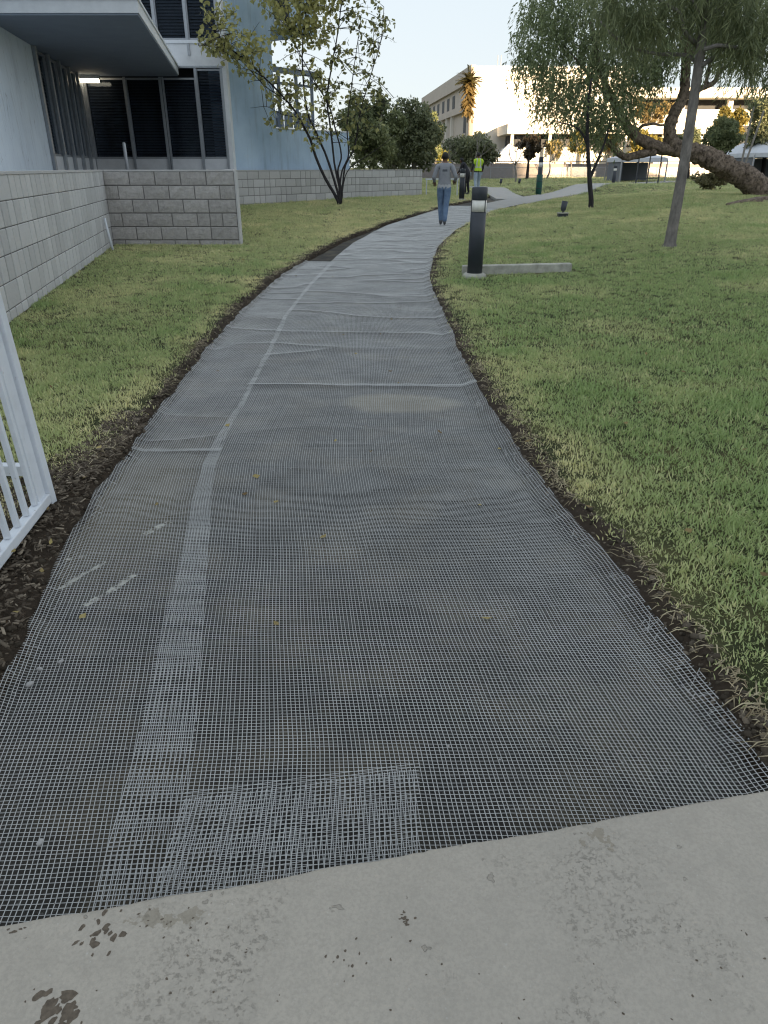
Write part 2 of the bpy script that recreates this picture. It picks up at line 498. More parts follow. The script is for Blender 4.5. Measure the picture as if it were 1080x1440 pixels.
# foreground slab with a worn, chipped edge
A = W(0, 1300, z=Z0); B = W(1080, 1110, z=Z0)
sl = (B[1] - A[1]) / (B[0] - A[0])
def slabY(x): return A[1] + sl * (np.asarray(x, float) - A[0])
xs = np.arange(-5, 5.001, .012); chip = .010 * (fbm(xs * 1.0, xs * 0 + 2, 9, 4) - .5) + .012 * np.maximum(0, vnoise(xs, 4.4, 23) - .8) * -5 * .3
rows = [(0, .004, -.25), (0, .004, -.05), (0, .003, -.016), (0, -.002, -.004), (0, -.010, .0), (0, -.03, .0), (0, -.12, .0), (0, -.5, 0), (0, -4, 0)]
V = []
for r, (q, dy, dz) in enumerate(rows):
    k = 1.0 if r < 5 else (.4 if r == 5 else 0)
    V.append(np.stack([xs, slabY(xs) + dy + chip * k, np.full_like(xs, Z0 + dz) + (chip * .25 if r in (2, 3) else 0)], -1))
V = np.stack(V, 0); nx = len(xs)
i, j = np.meshgrid(np.arange(len(rows) - 1), np.arange(nx - 1), indexing='ij'); b = (i * nx + j).ravel()
o = np_mesh('concrete_slab', V.reshape(-1, 3), np.stack([b, b + nx, b + nx + 1, b + 1], -1)[:, ::-1], M_slab, smooth=True)
tag(o, kind='structure')

# ------------------------------------------------------------------ wire mesh sheets
SP = .0127
S2 = edge_fn([(240, 1400), (255, 1290), (262, 1250), (270, 1100), (283, 900), (293, 760), (297, 705), (305, 655), (321, 612), (343, 572), (385, 490), (405, 445), (440, 400), (470, 371)])
S1 = edge_fn([(90, 1400), (130, 1290), (150, 1200), (190, 1060), (224, 900), (256, 780), (272, 705), (287, 655), (308, 612), (335, 573), (375, 498), (399, 447), (436, 400), (463, 372), (478, 358), (497, 343), (522, 329), (545, 317.6), (600, 300.3), (635, 290.2), (668, 283.5)])
def ridges(x, y, f, p=7):
    n = vnoise(np.asarray(x) * .35 + 3 * vnoise(x, y, .3), np.asarray(y) + .25 * (fbm(x, y, 1.1) - .5), f)
    return (1 - np.abs(2 * n - 1)) ** p

def sheet(name, y0, y1, fa, fb, anchor, zoff, wave, label, skew=.04, bow=0.0, rip=3.0, ystep=SP, end_curl=0):
    def wx(x, y): return .011 * (fbm(np.asarray(x) + 3.7, y, 1.6, 3) - .5)
    def yy(x, y): return y + .012 * (fbm(np.asarray(x) - 8.1, np.asarray(y) + 2.2, 1.5, 3) - .5) + skew * (x - anchor(y)) + bow * (x - anchor(y)) ** 2
    def zz(x, y):
        z = bedz(x, y) + zoff + wave * ridges(x, y, rip) + .003 * (fbm(x, y, 6, 2) - .3)
        z = z + .035 * sst(.08, -.03, xR(y) - x) + .022 * sst(.06, -.03, x - xL(y))
        if end_curl: z = z + end_curl * sst(y0 + .08, y0, y) * (.4 + vnoise(x, 1, 4))
        return z
    w, h = .0011, .0017
    VV, FF, base = [], [], 0
    # long wires
    ys = np.concatenate([np.arange(y0, min(y1, 12), .05), np.arange(max(12, y0), y1, .08)]) if y1 > 12 else np.arange(y0, y1 + .02, .05)
    A = anchor(ys); a = fa(ys); b = fb(ys)
    kmin = int(np.floor(((a - A) / SP).min())); kmax = int(np.ceil(((b - A) / SP).max()))
    k = np.arange(kmin, kmax + 1)
    jit = .0035 * (vnoise(k[:, None] * 1.0, ys[None] * 1.0, 2.3) - .5)
    X = A[None] + k[:, None] * SP + jit; Yb = np.repeat(ys[None], len(k), 0)
    ok = (X >= a[None]) & (X <= b[None])
    X = X + wx(X, Yb); Y = yy(X, Yb); Z = zz(X, Y)
    P = np.stack([np.stack([X - w, Y, Z], -1), np.stack([X, Y, Z + h + .0006], -1), np.stack([X + w, Y, Z], -1)], 2)  # k,i,3,3
    n = len(ys); idx = np.arange(len(k) * n).reshape(len(k), n)
    seg = ok[:, :-1] & ok[:, 1:]
    i0 = idx[:, :-1][seg]; i1 = idx[:, 1:][seg]
    for c in (0, 1): FF.append(np.stack([i0 * 3 + c, i0 * 3 + c + 1, i1 * 3 + c + 1, i1 * 3 + c], -1))
    VV.append(P.reshape(-1, 3)); base = len(VV[0])
    # cross wires
    ys = np.arange(y0, y1, ystep); ns = 34; w, h = .00075, .0009
    u = np.linspace(0, 1, ns); X = fa(ys)[:, None] * (1 - u) + fb(ys)[:, None] * u; Yb = np.repeat(ys[:, None], ns, 1)
    Y = yy(X, Yb) + .004 * (vnoise(X * 1.3, Yb * 9.0, 3.1) - .5) + .0025 * (vnoise(X, Yb * 31.0, 5.1) - .5); Z = zz(X, Y) + .0012
    P = np.stack([np.stack([X, Y - w, Z], -1), np.stack([X, Y, Z + h], -1), np.stack([X, Y + w, Z], -1)], 2)
    idx = np.arange(len(ys) * ns).reshape(len(ys), ns); i0 = idx[:, :-1].ravel(); i1 = idx[:, 1:].ravel()
    for c in (0, 1): FF.append(base + np.stack([i0 * 3 + c, i1 * 3 + c, i1 * 3 + c + 1, i0 * 3 + c + 1], -1))
    VV.append(P.reshape(-1, 3))
    V = np.concatenate(VV); F = np.concatenate(FF)
    used = np.zeros(len(V), bool); used[F.ravel()] = True; mp = np.cumsum(used) - 1
    o = np_mesh(name, V[used], mp[F], M_wire)
    return tag(o, label, 'wire mesh', 'wire mesh sheets over the path bed')

yA = W(245, 640, z=0)[1]; yB = wp(430, 369)[1]; yC = W(500, 549, z=0)[1]
ex = lambda f, d: (lambda y: f(y) + d)
sheet('wire_mesh_sheet', .9, yA + .10, ex(xL, -.02), S2, S2, .006, .004, 'narrow wire mesh sheet beside the white gate, left of the overlap band', .05)
sheet('wire_mesh_sheet', yA, yB, ex(xL, -.02), S2, S2, .012, .010, 'wrinkled narrow wire mesh sheet along the left lawn edge, beyond the cross seam', -.02, rip=2.2, end_curl=.012)
sheet('wire_mesh_sheet', .9, yC + .12, S1, ex(xR, .03), S1, .012, .004, 'wide flat wire mesh sheet nearest the concrete slab on the right', .045, -.03)
sheet('wire_mesh_sheet', yC, 27.5, S1, ex(xR, .03), S1, .019, .012, 'long rippled wire mesh sheet running up the path under the walking person', -.015, rip=2.4, end_curl=.016)
pa = W(262, 1118, z=0); pb = W(590, 1076, z=0)
sl2 = (pb[1] - pa[1]) / (pb[0] - pa[0])
sheet('wire_mesh_sheet', .9, pa[1], lambda y: 0 * y + pa[0] , lambda y: pa[0] + (pb[0] - pa[0]) + .02 * (y - pb[1]), lambda y: 0 * y + pa[0] + .004, .021, .004,
      'small rectangular wire mesh patch laid double against the concrete slab edge', sl2, end_curl=0)

# ------------------------------------------------------------------ unseen block added behind the viewer to shade the whole near scene
t = NT('pale_stucco').set(.9, 0, .2)
a = t.mix(t.ramp(t.noise(1.1, 5, .6), [(.35, 0.), (.7, 1.)]), (.74, .82, .90), (.65, .73, .82))
mp = t.n('ShaderNodeMapping'); mp.inputs['Scale'].default_value = (2.5, 2.5, .22); t.l(t.coord(), mp.inputs['Vector'])
a = t.mix(t.math('MULTIPLY', t.ramp(t.noise(2.2, 6, .7, mp.outputs[0]), [(.56, 0.), (.70, 1.)]), .35), a, (.42, .46, .50))
a = t.mix(t.math('MULTIPLY', t.ramp(t.noise(1.3, 2, .5, mp.outputs[0], 1.5), [(.492, 0.), (.5, 1.), (.508, 0.)]), .6), a, (.25, .28, .31))
t.col(a); t.bump(t.noise(55, 4), .2, .01); M_stucco = t.m
M_bluestucco = None
t = NT('blue_grey_stucco').set(.9, 0, .2)
a = t.mix(t.ramp(t.noise(.9, 5, .6), [(.35, 0.), (.7, 1.)]), (.52, .65, .79), (.40, .53, .68))
mp = t.n('ShaderNodeMapping'); mp.inputs['Scale'].default_value = (3.5, 3.5, .35); t.l(t.coord(), mp.inputs['Vector'])
a = t.mix(t.math('MULTIPLY', t.ramp(t.noise(1.6, 5, .7, mp.outputs[0]), [(.52, 0.), (.72, 1.)]), .4), a, (.20, .25, .31))
a = t.mix(t.math('MULTIPLY', t.ramp(t.noise(2.5, 5, .7), [(.62, 0.), (.70, 1.)]), .35), a, (.58, .64, .70))
t.col(a); t.bump(t.noise(40, 4), .2, .01); M_bluestucco = t.m
M_trim = M_simple('pale_metal_trim', (.74, .76, .79), (.64, .66, .69), 5, .5)
M_alu = M_simple('aluminium', (.42, .44, .47), (.34, .36, .39), 12, .4, .5)
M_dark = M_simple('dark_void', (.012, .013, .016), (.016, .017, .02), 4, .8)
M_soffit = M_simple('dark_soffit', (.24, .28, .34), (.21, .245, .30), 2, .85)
M_slat = M_simple('dark_blind', (.13, .135, .155), (.09, .095, .115), 8, .55)
M_pane = M_glass('window_glass', .05, (.7, .74, .78))
t = NT('white_paint').set(.42, 0, .5)
a = t.mix(t.noise(9, 4), (.76, .79, .83), (.66, .69, .74))
a = t.mix(t.math('MULTIPLY', t.ramp(t.noise(38, 5, .7), [(.66, 0.), (.72, 1.)]), .7), a, (.26, .20, .15))
a = t.mix(t.math('MULTIPLY', t.ramp(t.noise(5, 5, .7), [(.5, 0.), (.75, 1.)]), .35), a, (.42, .43, .44))
t.col(a); t.bump(t.noise(30, 3), .1, .002); M_white = t.m
M_whitewall = M_simple('white_wall', (.74, .71, .66), (.70, .67, .62), .8, .85)
M_cream = M_simple('cream_facade', (.56, .49, .43), (.50, .44, .39), .6, .85)
M_darkglass = M_simple('dark_glass', (.05, .052, .058), (.035, .038, .045), 1, .55, spec=.15)

sh = empty('shade_block', (50, -100, 0), 0, 'wide plain block added out of view behind the viewer to shade the lawn', 'building')
wall = MB().box(-120, 90, -18, 0, -.5, 30.6).build('wall', M_stucco, sh)
MB().box(-120, 30, -17.6, -.4, 30.6, 33.5).build('upper_storey', M_stucco, sh)  # extra height on the added block keeps the far wall's left part shaded
for k in range(24):
    w_ = MB().box(-72 + k * 5.4, -69 + k * 5.4, 0, .06, 2.0, 4.4).build('window', M_darkglass, sh)

# ------------------------------------------------------------------ split-face block walls, block by block
BH, BL = .245, .49
def M_block(name, c1, c2, bump, bs):
    t = NT(name).set(.92, 0, .2)
    oi = t.n('ShaderNodeObjectInfo').outputs['Random']
    vec = t.n('ShaderNodeVectorMath', operation='ADD'); t.l(t.coord(), vec.inputs[0])
    cmb = t.n('ShaderNodeCombineXYZ'); t.l(t.math('MULTIPLY', oi, 37.0), cmb.inputs[0]); t.l(t.math('MULTIPLY', oi, 91.0), cmb.inputs[2]); t.l(cmb.outputs[0], vec.inputs[1])
    c = t.mix(t.noise(bs * .5, 5, .7, vec.outputs[0]), c1, c2)
    hsv = t.n('ShaderNodeHueSaturation'); t.l(c, hsv.inputs['Color']); t.l(t.math('MULTIPLY_ADD', oi, .22, .89), hsv.inputs['Value'])
    t.col(hsv.outputs[0]); t.bump(t.noise(bs, 4, .65, vec.outputs[0]), bump, .02); return t.m
M_blockA = M_block('smooth_block', (.60, .59, .585), (.48, .475, .475), .4, 30)
M_blockB = M_block('split_face_block', (.62, .59, .57), (.28, .265, .255), 1.0, 26)
M_mortar = M_simple('mortar', (.20, .195, .19), (.15, .145, .14), 10, .95)

M_darkmortar = M_simple('raked_mortar', (.075, .072, .07), (.05, .048, .047), 10, .95)
def block_mesh(name, L, Hh, rough, mat, seed, gx=None, gz=None):
    """face in the x-z plane, proud towards -y"""
    r = random.Random(seed); g = .0075; c = .008
    gx = gx or g
    g = gz or g
    x0, x1, z0, z1 = gx, L - gx, g, Hh - g
    v = [(x0, .06, z0), (x1, .06, z0), (x1, .06, z1), (x0, .06, z1), (x0, 0, z0), (x1, 0, z0), (x1, 0, z1), (x0, 0, z1)]
    f = [(0, 1, 5, 4), (1, 2, 6, 5), (2, 3, 7, 6), (3, 0, 4, 7)]
    nx = max(2, int(L / .12)); nz = 2; base = len(v)
    for j in range(nz + 1):
        for i in range(nx + 1):
            d = -c - r.uniform(0, rough)
            if i in (0, nx) or j in (0, nz): d = -c * .8 - r.uniform(0, rough * .4)
            v.append((x0 + c + (x1 - x0 - 2 * c) * i / nx, d, z0 + c + (z1 - z0 - 2 * c) * j / nz))
    q = lambda i, j: base + j * (nx + 1) + i
    for j in range(nz):
        for i in range(nx): f.append((q(i, j), q(i + 1, j), q(i + 1, j + 1), q(i, j + 1)))
    f.append((4, 5) + tuple(q(i, 0) for i in range(nx, -1, -1)))
    f.append((5, 6) + tuple(q(nx, j) for j in range(nz, -1, -1)))
    f.append((6, 7) + tuple(q(i, nz) for i in range(0, nx + 1)))
    f.append((7, 4) + tuple(q(0, j) for j in range(0, nz + 1)))
    me = bpy.data.meshes.new(name); me.from_pydata(v, [], f); me.materials.append(mat); return me

def block_wall(P, Q, ztop, rows, mat, rough, label, halves=.3, seed=1, thick=.2, cap=True, core=None, gx=None, gz=None):
    P = Vector(P); Q = Vector(Q); L = (Q - P).length; ang = math.atan2(Q.y - P.y, Q.x - P.x)
    r = random.Random(seed)
    root = empty('block_wall', (P.x, P.y, ztop - rows * BH), ang, label, 'wall')
    MB().box(.004, L - .004, .004, thick, 0, rows * BH - .003).build('mortar_core', core or M_mortar, root)
    full = [block_mesh('block', BL, BH, rough, mat, s, gx, gz) for s in range(4)]
    half = [block_mesh('block', BL / 2, BH, rough, mat, 10 + s, gx, gz) for s in range(3)]
    for j in range(rows):
        x = -BL / 2 if j % 2 else 0.0
        while x < L - .01:
            opts = [(x, BL)] if r.random() > halves else [(x, BL / 2), (x + BL / 2, BL / 2)]
            for bx, bl in opts:
                a, b = max(bx, 0), min(bx + bl, L)
                if L - b < .13: b = L
                if b - a < .06: continue
                me = r.choice(full if bl == BL else half)
                o = link('block', me, root); o.location = (a, r.uniform(-.002, .002), j * BH)
                o.scale = ((b - a) / bl, 1, 1)
            x += BL
    if cap:
        MB().box(-.004, L + .004, -.015, thick + .01, rows * BH - .002, rows * BH + .028).build('mortar_cap', M_blockA, root)
    return root
W1a = (-3.15, 4.4); W1b = (-5.36, 15.0); W2b = (-2.86, 15.0); W3a = (-4.72, 25.0); W3b = (1.6, 33.0)
ZT = 1.42
block_wall(W1a, W1b, ZT - .03, 7, M_blockA, .004, 'tall grey block wall receding beside the white gate along the left lawn', .85, 3, core=M_darkmortar, gx=.014, gz=.0035)
block_wall((W1b[0] + .0, W1b[1]), W2b, ZT - .03, 7, M_blockB, .022, 'rough split-faced block wall facing the path below the dark windows', .08, 5, core=M_mortar)
qn = MB().box(0, .028, -.02, .21, 0, 7 * BH).build('end_face', M_blockA, bpy.data.objects['block_wall.001']); qn.location = (W2b[0] - W1b[0] + .002, 0, 0)
block_wall((W2b[0] - .19 * .24, W2b[1] + .24), W3a, ZT - .03, 7, M_blockA, .006, 'pale end return of the split-faced block wall, seen edge on', .1, 6, .2, core=M_blockA)
block_wall(W3a, W3b, ZT - .06, 5, M_blockA, .006, 'low grey block wall behind the slender many-stemmed tree', .35, 8)
# terrace behind the walls
tr = MB().prism([(W1a[0] - .2, W1a[1]), (W1b[0] - .19, W1b[1] + .19), (W2b[0] - .22, W2b[1] + .19), (W3a[0] - .2, W3a[1] + .1), (W3b[0] - .12, W3b[1] + .2), (W3b[0] - .3, 36), (-30, 36), (-30, W1a[1])], .2, ZT - .07).build('terrace', M_terrace)
tag(tr, kind='structure')

# ------------------------------------------------------------------ grey building with canopy and dark windows
YW = 25.0
gb = empty('grey_building', (-7, YW, ZT - .07), 0, 'pale grey building with flat canopy and tall dark blinded windows', 'building')
def part(mb, name, mat, parent=gb, smooth=False):
    o = mb.build(name, mat, None, smooth)
    root = parent
    off = Vector((0, 0, 0))
    p = parent
    o.parent = parent
    o.matrix_parent_inverse = parent_matrix(parent).inverted()
    return o
def parent_matrix(p):
    m = Matrix.LocRotScale(p.location, p.rotation_euler, p.scale)
    if p.parent is not None: m = parent_matrix(p.parent) @ p.matrix_parent_inverse @ m
    return m
ZB = ZT - .08
z_sill = 1.71; z_can = 3.92
def pane_bay(P, Q, z0, z1, n_out, mull=True, slats=True):
    """a window between plan points P and Q, n_out = outward plan normal"""
    P = Vector((*P, 0)); Q = Vector((*Q, 0)); N = Vector((*n_out, 0)); d = (Q - P).normalized()
    up = Vector((0, 0, 1))
    def pt(a, b, c): return tuple(P + (Q - P) * a + N * b + up * c)
    def slab(a0, a1, b0, b1, c0, c1):
        return [pt(a0, b0, c0), pt(a1, b0, c0), pt(a1, b1, c0), pt(a0, b1, c0), pt(a0, b0, c1), pt(a1, b0, c1), pt(a1, b1, c1), pt(a0, b1, c1)]
    L = (Q - P).length; e = .045 / L
    fr = MB()
    fr.quadbox(slab(0, e, -.05, .05, z0, z1)); fr.quadbox(slab(1 - e, 1, -.05, .05, z0, z1))
    fr.quadbox(slab(e, 1 - e, -.04, .04, z0, z0 + .05)); fr.quadbox(slab(e, 1 - e, -.04, .04, z1 - .05, z1))
    w = part(fr, 'window', M_alu)
    part(MB().quadbox(slab(e, 1 - e, -.012, -.006, z0 + .05, z1 - .05)), 'pane', M_pane, w)
    if slats:
        mb = MB(); z = z0 + .09
        while z < z1 - .06:
            A_ = [pt(e * 1.4, -.03, z - .030), pt(1 - e * 1.4, -.03, z - .030), pt(1 - e * 1.4, -.085, z + .030), pt(e * 1.4, -.085, z + .030)]
            b = len(mb.v); mb.v += A_; mb.f.append((b, b + 1, b + 2, b + 3)); z += .078
        s = part(mb, 'blind', M_slat, w); s['kind'] = 'stuff'
    return w
bx_px = [137, 192, 240, 288, 323]
BXS = [(p - 540) / 1000 * YW / 1.1113 for p in bx_px]
# dark room behind the glass
part(MB().box(BXS[0] - .3, BXS[-1] - .02, YW + .35, YW + .5, ZB, 7.8), 'inner_wall', M_dark)
part(MB().box(BXS[0] - .3, BXS[-1] - .02, YW + .05, YW + .34, z_can + .3, z_can + .5), 'floor_edge', M_dark)
for k in range(4):
    x0, x1 = BXS[k], BXS[k + 1]
    g0 = .05 if k == 2 else .012; 
    pane_bay((x0 + g0, YW), (x1 - .012, YW), z_sill, 4.12 if k == 3 else z_can - .03, (0, -1))
    part(MB().box(x0 + g0, x1 - .012, YW - .03, YW + .06, ZB, z_sill - .004), 'sill_panel', M_trim)
for k in range(5):
    part(MB().box(BXS[k] - .035, BXS[k] + .035, YW - .085, YW - .055, ZB, (4.16 if k > 2 else z_can - .01)), 'mullion', M_alu)
part(MB().box(BXS[2] + .055, BXS[2] + .10, YW - .085, YW - .055, ZB, z_can - .01), 'mullion', M_alu)
# band and upper windows
part(MB().box(BXS[0] - .3, BXS[-1] + .05, YW - .06, YW + .3, 4.16, 4.80), 'spandrel_band', M_trim)
part(MB().box(BXS[0] - .3, BXS[-1] + .07, YW - .10, YW - .065, 4.76, 4.84), 'band_trim', M_white)
part(MB().box(BXS[0] - .3, BXS[-1] + .07, YW - .10, YW - .065, 4.14, 4.19), 'band_trim', M_alu)
ubx = [BXS[0], -7.9, -6.75, -5.72, BXS[-1] + .0]
ubx = [BXS[0], -8.1, W(218, 30, Y=YW)[0], W(262, 30, Y=YW)[0], W(306, 30, Y=YW)[0]]
for k in range(4):
    pane_bay((ubx[k] + .02, YW), (ubx[k + 1] - .02, YW), 4.845, 7.4, (0, -1))
    part(MB().box(ubx[k + 1] - .035, ubx[k + 1] + .035, YW - .09, YW - .06, 4.45, 7.6), 'mullion', M_alu)
part(MB().box(BXS[0] - .3, BXS[-1] + .05, YW - .1, YW + 3, 7.4, 8.4), 'parapet', M_trim)
part(MB().box(BXS[-1] + .035, BXS[-1] + .16, YW - .09, YW + .3, ZB, 8.2), 'corner_post', M_trim)
# receding side: stucco and a bank of narrow windows
dx = .19
def side(y): return BXS[0] + dx * (YW - y)
nrm = Vector((1, dx, 0)).normalized(); nn = (nrm.x, nrm.y)
part(MB().prism([(side(12), 12), (side(18.85), 18.85), (side(18.85) - .4, 18.85), (side(12) - .4, 12)], ZB, 7.5), 'stucco_wall', M_stucco)
ysb = [18.9, 20.2, 21.4, 22.6, 23.8, 24.9]
for k in range(5):
    ya, yb = ysb[k], ysb[k + 1]
    pane_bay((side(ya) - .06, ya + .02), (side(yb) - .06, yb - .02), z_sill, z_can - .02, nn)
    part(MB().prism([(side(ya), ya + .02), (side(yb), yb - .02), (side(yb) - .12, yb - .02), (side(ya) - .12, ya + .02)], ZB, z_sill - .004), 'sill_panel', M_trim)
    part(MB().bar((side(ya) + .05, ya, ZB), (side(ya) + .05, ya, z_can - .005), .09, .07), 'mullion', M_alu)
part(MB().prism([(side(18.85) - .4, 18.9), (side(25) - .4, 25), (side(25) - .5, 25), (side(18.85) - .5, 18.9)], ZB, z_can), 'inner_wall', M_dark)
# canopy
cn = [(-4.42, 15.4), (-6.17, YW - .12), (side(YW) - .2, YW - .12), (side(15.4) - .4, 15.4), (-14, 15.4), (-14, 15.6)]
cpoly = [(-4.42, 15.4), (-6.17, YW - .11), (-14, YW - .11), (-14, 15.4)]
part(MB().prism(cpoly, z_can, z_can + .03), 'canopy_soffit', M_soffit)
part(MB().prism([(cpoly[0][0] + .02, cpoly[0][1] - .02), (cpoly[1][0] + .02, cpoly[1][1]), cpoly[2], (-14, 15.38)], z_can + .032, z_can + .23), 'canopy_fascia', M_trim)
part(MB().prism([(cpoly[0][0] + .05, cpoly[0][1] - .05), (cpoly[1][0] + .05, cpoly[1][1]), cpoly[2], (-14, 15.35)], z_can + .232, z_can + .28), 'canopy_cap', M_white)
# lit tube lamp under the canopy
lp = empty('ceiling_lamp', (-8.75, YW - .5, z_can - .18), 0, 'lit white tube lamp under the flat canopy', 'lamp')
part(MB().box(-9.12, -8.42, YW - .56, YW - .44, z_can - .10, z_can - .004), 'housing', M_trim, lp)
part(MB().tube([(-9.1, YW - .5, z_can - .155), (-8.44, YW - .5, z_can - .155)], .05, 10), 'tube', M_emit('lamp_glow', (1, .86, .62), 1.6), lp, True)
# short white pipe on the terrace
o = MB().lathe([(.045, 0), (.045, .70), (.03, .73), (0.004, .735)], (0, 0, 0), 12).build('white_pipe', M_white, smooth=True)
p = W(176, 215, Y=22); o.location = (p[0], 22, ZB + .01)
tag(o, 'short white pipe standing on the terrace before the dark windows', 'pipe')
# leaning white stake by the wall corner
o = MB().tube([(0, 0, -.1), (-.05, .02, .25), (-.09, .04, .55)], [.022, .022, .02], 8).build('white_stake', M_white, smooth=True)
o.location = (-5.02, 14.0, Hf(-5.02, 14.0)); tag(o, 'thin white stake leaning in the grass near the wall corner', 'stake')

# ------------------------------------------------------------------ blue-grey stucco wing with open balcony
d3 = Vector((W3b[0] - W3a[0], W3b[1] - W3a[1], 0)).normalized(); n3 = Vector((-d3.y, d3.x, 0))
bw0 = Vector((-4.9, 25.35, 0))
def bp(s, o=0): v = bw0 + d3 * s + n3 * o; return (v.x, v.y)
def wing_s(px):  # distance along the wing of a sight line
    k = (px - 540) / 1000 / 1.13
    return (k * bw0.y - bw0.x) / (d3.x - k * d3.y)
sT = wing_s(389); sE = wing_s(491); sO = wing_s(452)
bwg = empty('stucco_wing', (bw0.x, bw0.y, ZB), 0, 'blue grey stucco wing with tall wall, low parapet and open balcony', 'building')
part(MB().prism([bp(.0), bp(sT), bp(sT, .35), bp(-.3, .35)], ZB, 9.2), 'tall_wall', M_bluestucco, bwg)
part(MB().prism([bp(sT + .002), bp(sE), bp(sE, .3), bp(sT + .002, .3)], ZB, 2.62), 'parapet', M_bluestucco, bwg)
part(MB().prism([bp(sT + .002, -.02), bp(sE + .02, -.02), bp(sE + .02, .32), bp(sT + .002, .32)], 2.622, 2.66), 'parapet_cap', M_trim, bwg)
part(MB().prism([bp(sT + .002, .05), bp(sO, .05), bp(sO, 3.0), bp(sT + .002, 3.0)], 5.5, 9.0), 'upper_storey', M_bluestucco, bwg)
w = part(MB().prism([bp(sT + .25, .01), bp(sT + .9, .01), bp(sT + .9, .045), bp(sT + .25, .045)], 5.7, 7.2), 'window', M_darkglass, bwg)
part(MB().prism([bp(sT + .2, -.005), bp(sT + .95, -.005), bp(sT + .95, .03), bp(sT + .2, .03)], 5.62, 5.695), 'sill', M_trim, w)
bz0 = 2.9
for k, s in enumerate([wing_s(413), wing_s(437), wing_s(458)]):
    part(MB().bar((*bp(s, .6), 2.4), (*bp(s, .6), 4.35), .11), 'balcony_post', M_soffit, bwg)
part(MB().bar((*bp(sT + .01, .6), 4.42), (*bp(wing_s(462), .6), 4.42), .12, .16), 'balcony_beam', M_soffit, bwg)
part(MB().bar((*bp(sT + .01, .72), 4.05), (*bp(wing_s(462), .72), 4.05), .06, .08), 'balcony_rail', M_soffit, bwg)
for k in range(5):
    s = wing_s(396) + k * (wing_s(460) - wing_s(396)) / 5
    part(MB().prism([bp(s + .03, .75), bp(s + (wing_s(460) - wing_s(396)) / 5 - .03, .75), bp(s + (wing_s(460) - wing_s(396)) / 5 - .03, .78), bp(s + .03, .78)], 2.72, 3.22), 'balcony_panel', M_soffit, bwg)
part(MB().bar((*bp(sT + .02, .7), 3.6), (*bp(wing_s(412), .7), 3.02), .07), 'stair_rail', M_white, bwg)

# ------------------------------------------------------------------ white gate leaf standing open at the left
gx, gy = -1.50, 2.95
gt = empty('white_gate', (gx, gy, .06), 0, 'white metal picket gate standing open at the left edge', 'gate')
gdir = Vector((.10, -1, 0)).normalized()
def gp(a, z, o=0): n = Vector((gdir.y, -gdir.x, 0)); v = Vector((gx, gy, 0)) + gdir * a + n * o; return (v.x, v.y, z)
bevel(part(MB().bar(gp(0, .06), gp(0, 1.62), .05, .05, (0, 1, 0)), 'end_post', M_white, gt), .006)
bevel(part(MB().bar(gp(.075, .105), gp(.075, 1.60), .012, .085, tuple(gdir)), 'stile_plate', M_white, gt), .003)
bevel(part(MB().bar(gp(.028, .105), gp(1.5, .105), .045, .045), 'bottom_rail', M_white, gt), .005)
bevel(part(MB().bar(gp(.028, 1.5), gp(1.5, 1.5), .045, .045), 'top_rail', M_white, gt), .005)
pk = None
for k in range(12):
    a = .155 + k * .105
    bevel(part(MB().bar(gp(a, .13), gp(a, 1.475), .022, .022, (0, 1, 0)), 'picket', M_white, gt), .003)
bevel(part(MB().bar(gp(1.5, .06), gp(1.5, 1.62), .05, .05, (0, 1, 0)), 'end_post', M_white, gt), .006)
gt.rotation_euler = (0, -R(2.6), 0); gt.location.x -= .030
fr = empty('low_fence', (-2.4, 3.55, .1), 0, 'low white rail fence glimpsed behind the gate pickets', 'fence')
part(MB().bar((-3.4, 3.25, .13), (-1.66, 3.2, .13), .05, .05), 'rail', M_white, fr)
part(MB().bar((-3.0, 3.24, -.1), (-3.0, 3.24, .10), .06, .06, (0, 1, 0)), 'post', M_white, fr)
part(MB().bar((-1.70, 3.20, -.1), (-1.70, 3.20, .10), .05, .05, (0, 1, 0)), 'post', M_white, fr)

# ------------------------------------------------------------------ grass: tufts instanced on scattered points
M_grass = M_leaf('grass_blade', (.36, .47, .185), (.90, .82, .45), .6, .34, True)
hid = bpy.data.collections.new('grass_tuft_sources')
def tuft(seed, n, hgt, spread, wid):
    r = np.random.RandomState(seed); V = []; F = []
    for k in range(n):
        a = r.uniform(0, 6.283); l = hgt * r.uniform(.55, 1.15); lean = r.uniform(.15, .95)
        bx, by = r.normal(0, spread, 2); d = np.array([math.cos(a), math.sin(a)]); s = np.array([-d[1], d[0]]) * wid * r.uniform(.6, 1.2)
        b = len(V)
        for t_, wv in ((0, .8), (.5, 1.0), (1, .12)):
            px = np.array([bx, by]) + d * l * lean * t_ ** 1.5; z = l * t_ * (1 - .32 * lean * t_)
            V += [(px[0] - s[0] * wv, px[1] - s[1] * wv, z), (px[0] + s[0] * wv, px[1] + s[1] * wv, z)]
        F += [(b, b + 1, b + 3, b + 2), (b + 2, b + 3, b + 5, b + 4)]
    me = bpy.data.meshes.new('grass_tuft'); me.from_pydata(V, [], F); me.materials.append(M_grass)
    o = bpy.data.objects.new('grass_tuft', me); hid.objects.link(o); return o
for s in range(6): tuft(s, (10, 10, 9, 13, 14, 12)[s], (.046, .040, .056, .032, .036, .044)[s], .026, (.0034, .0036, .0030, .0026, .0024, .0028)[s])

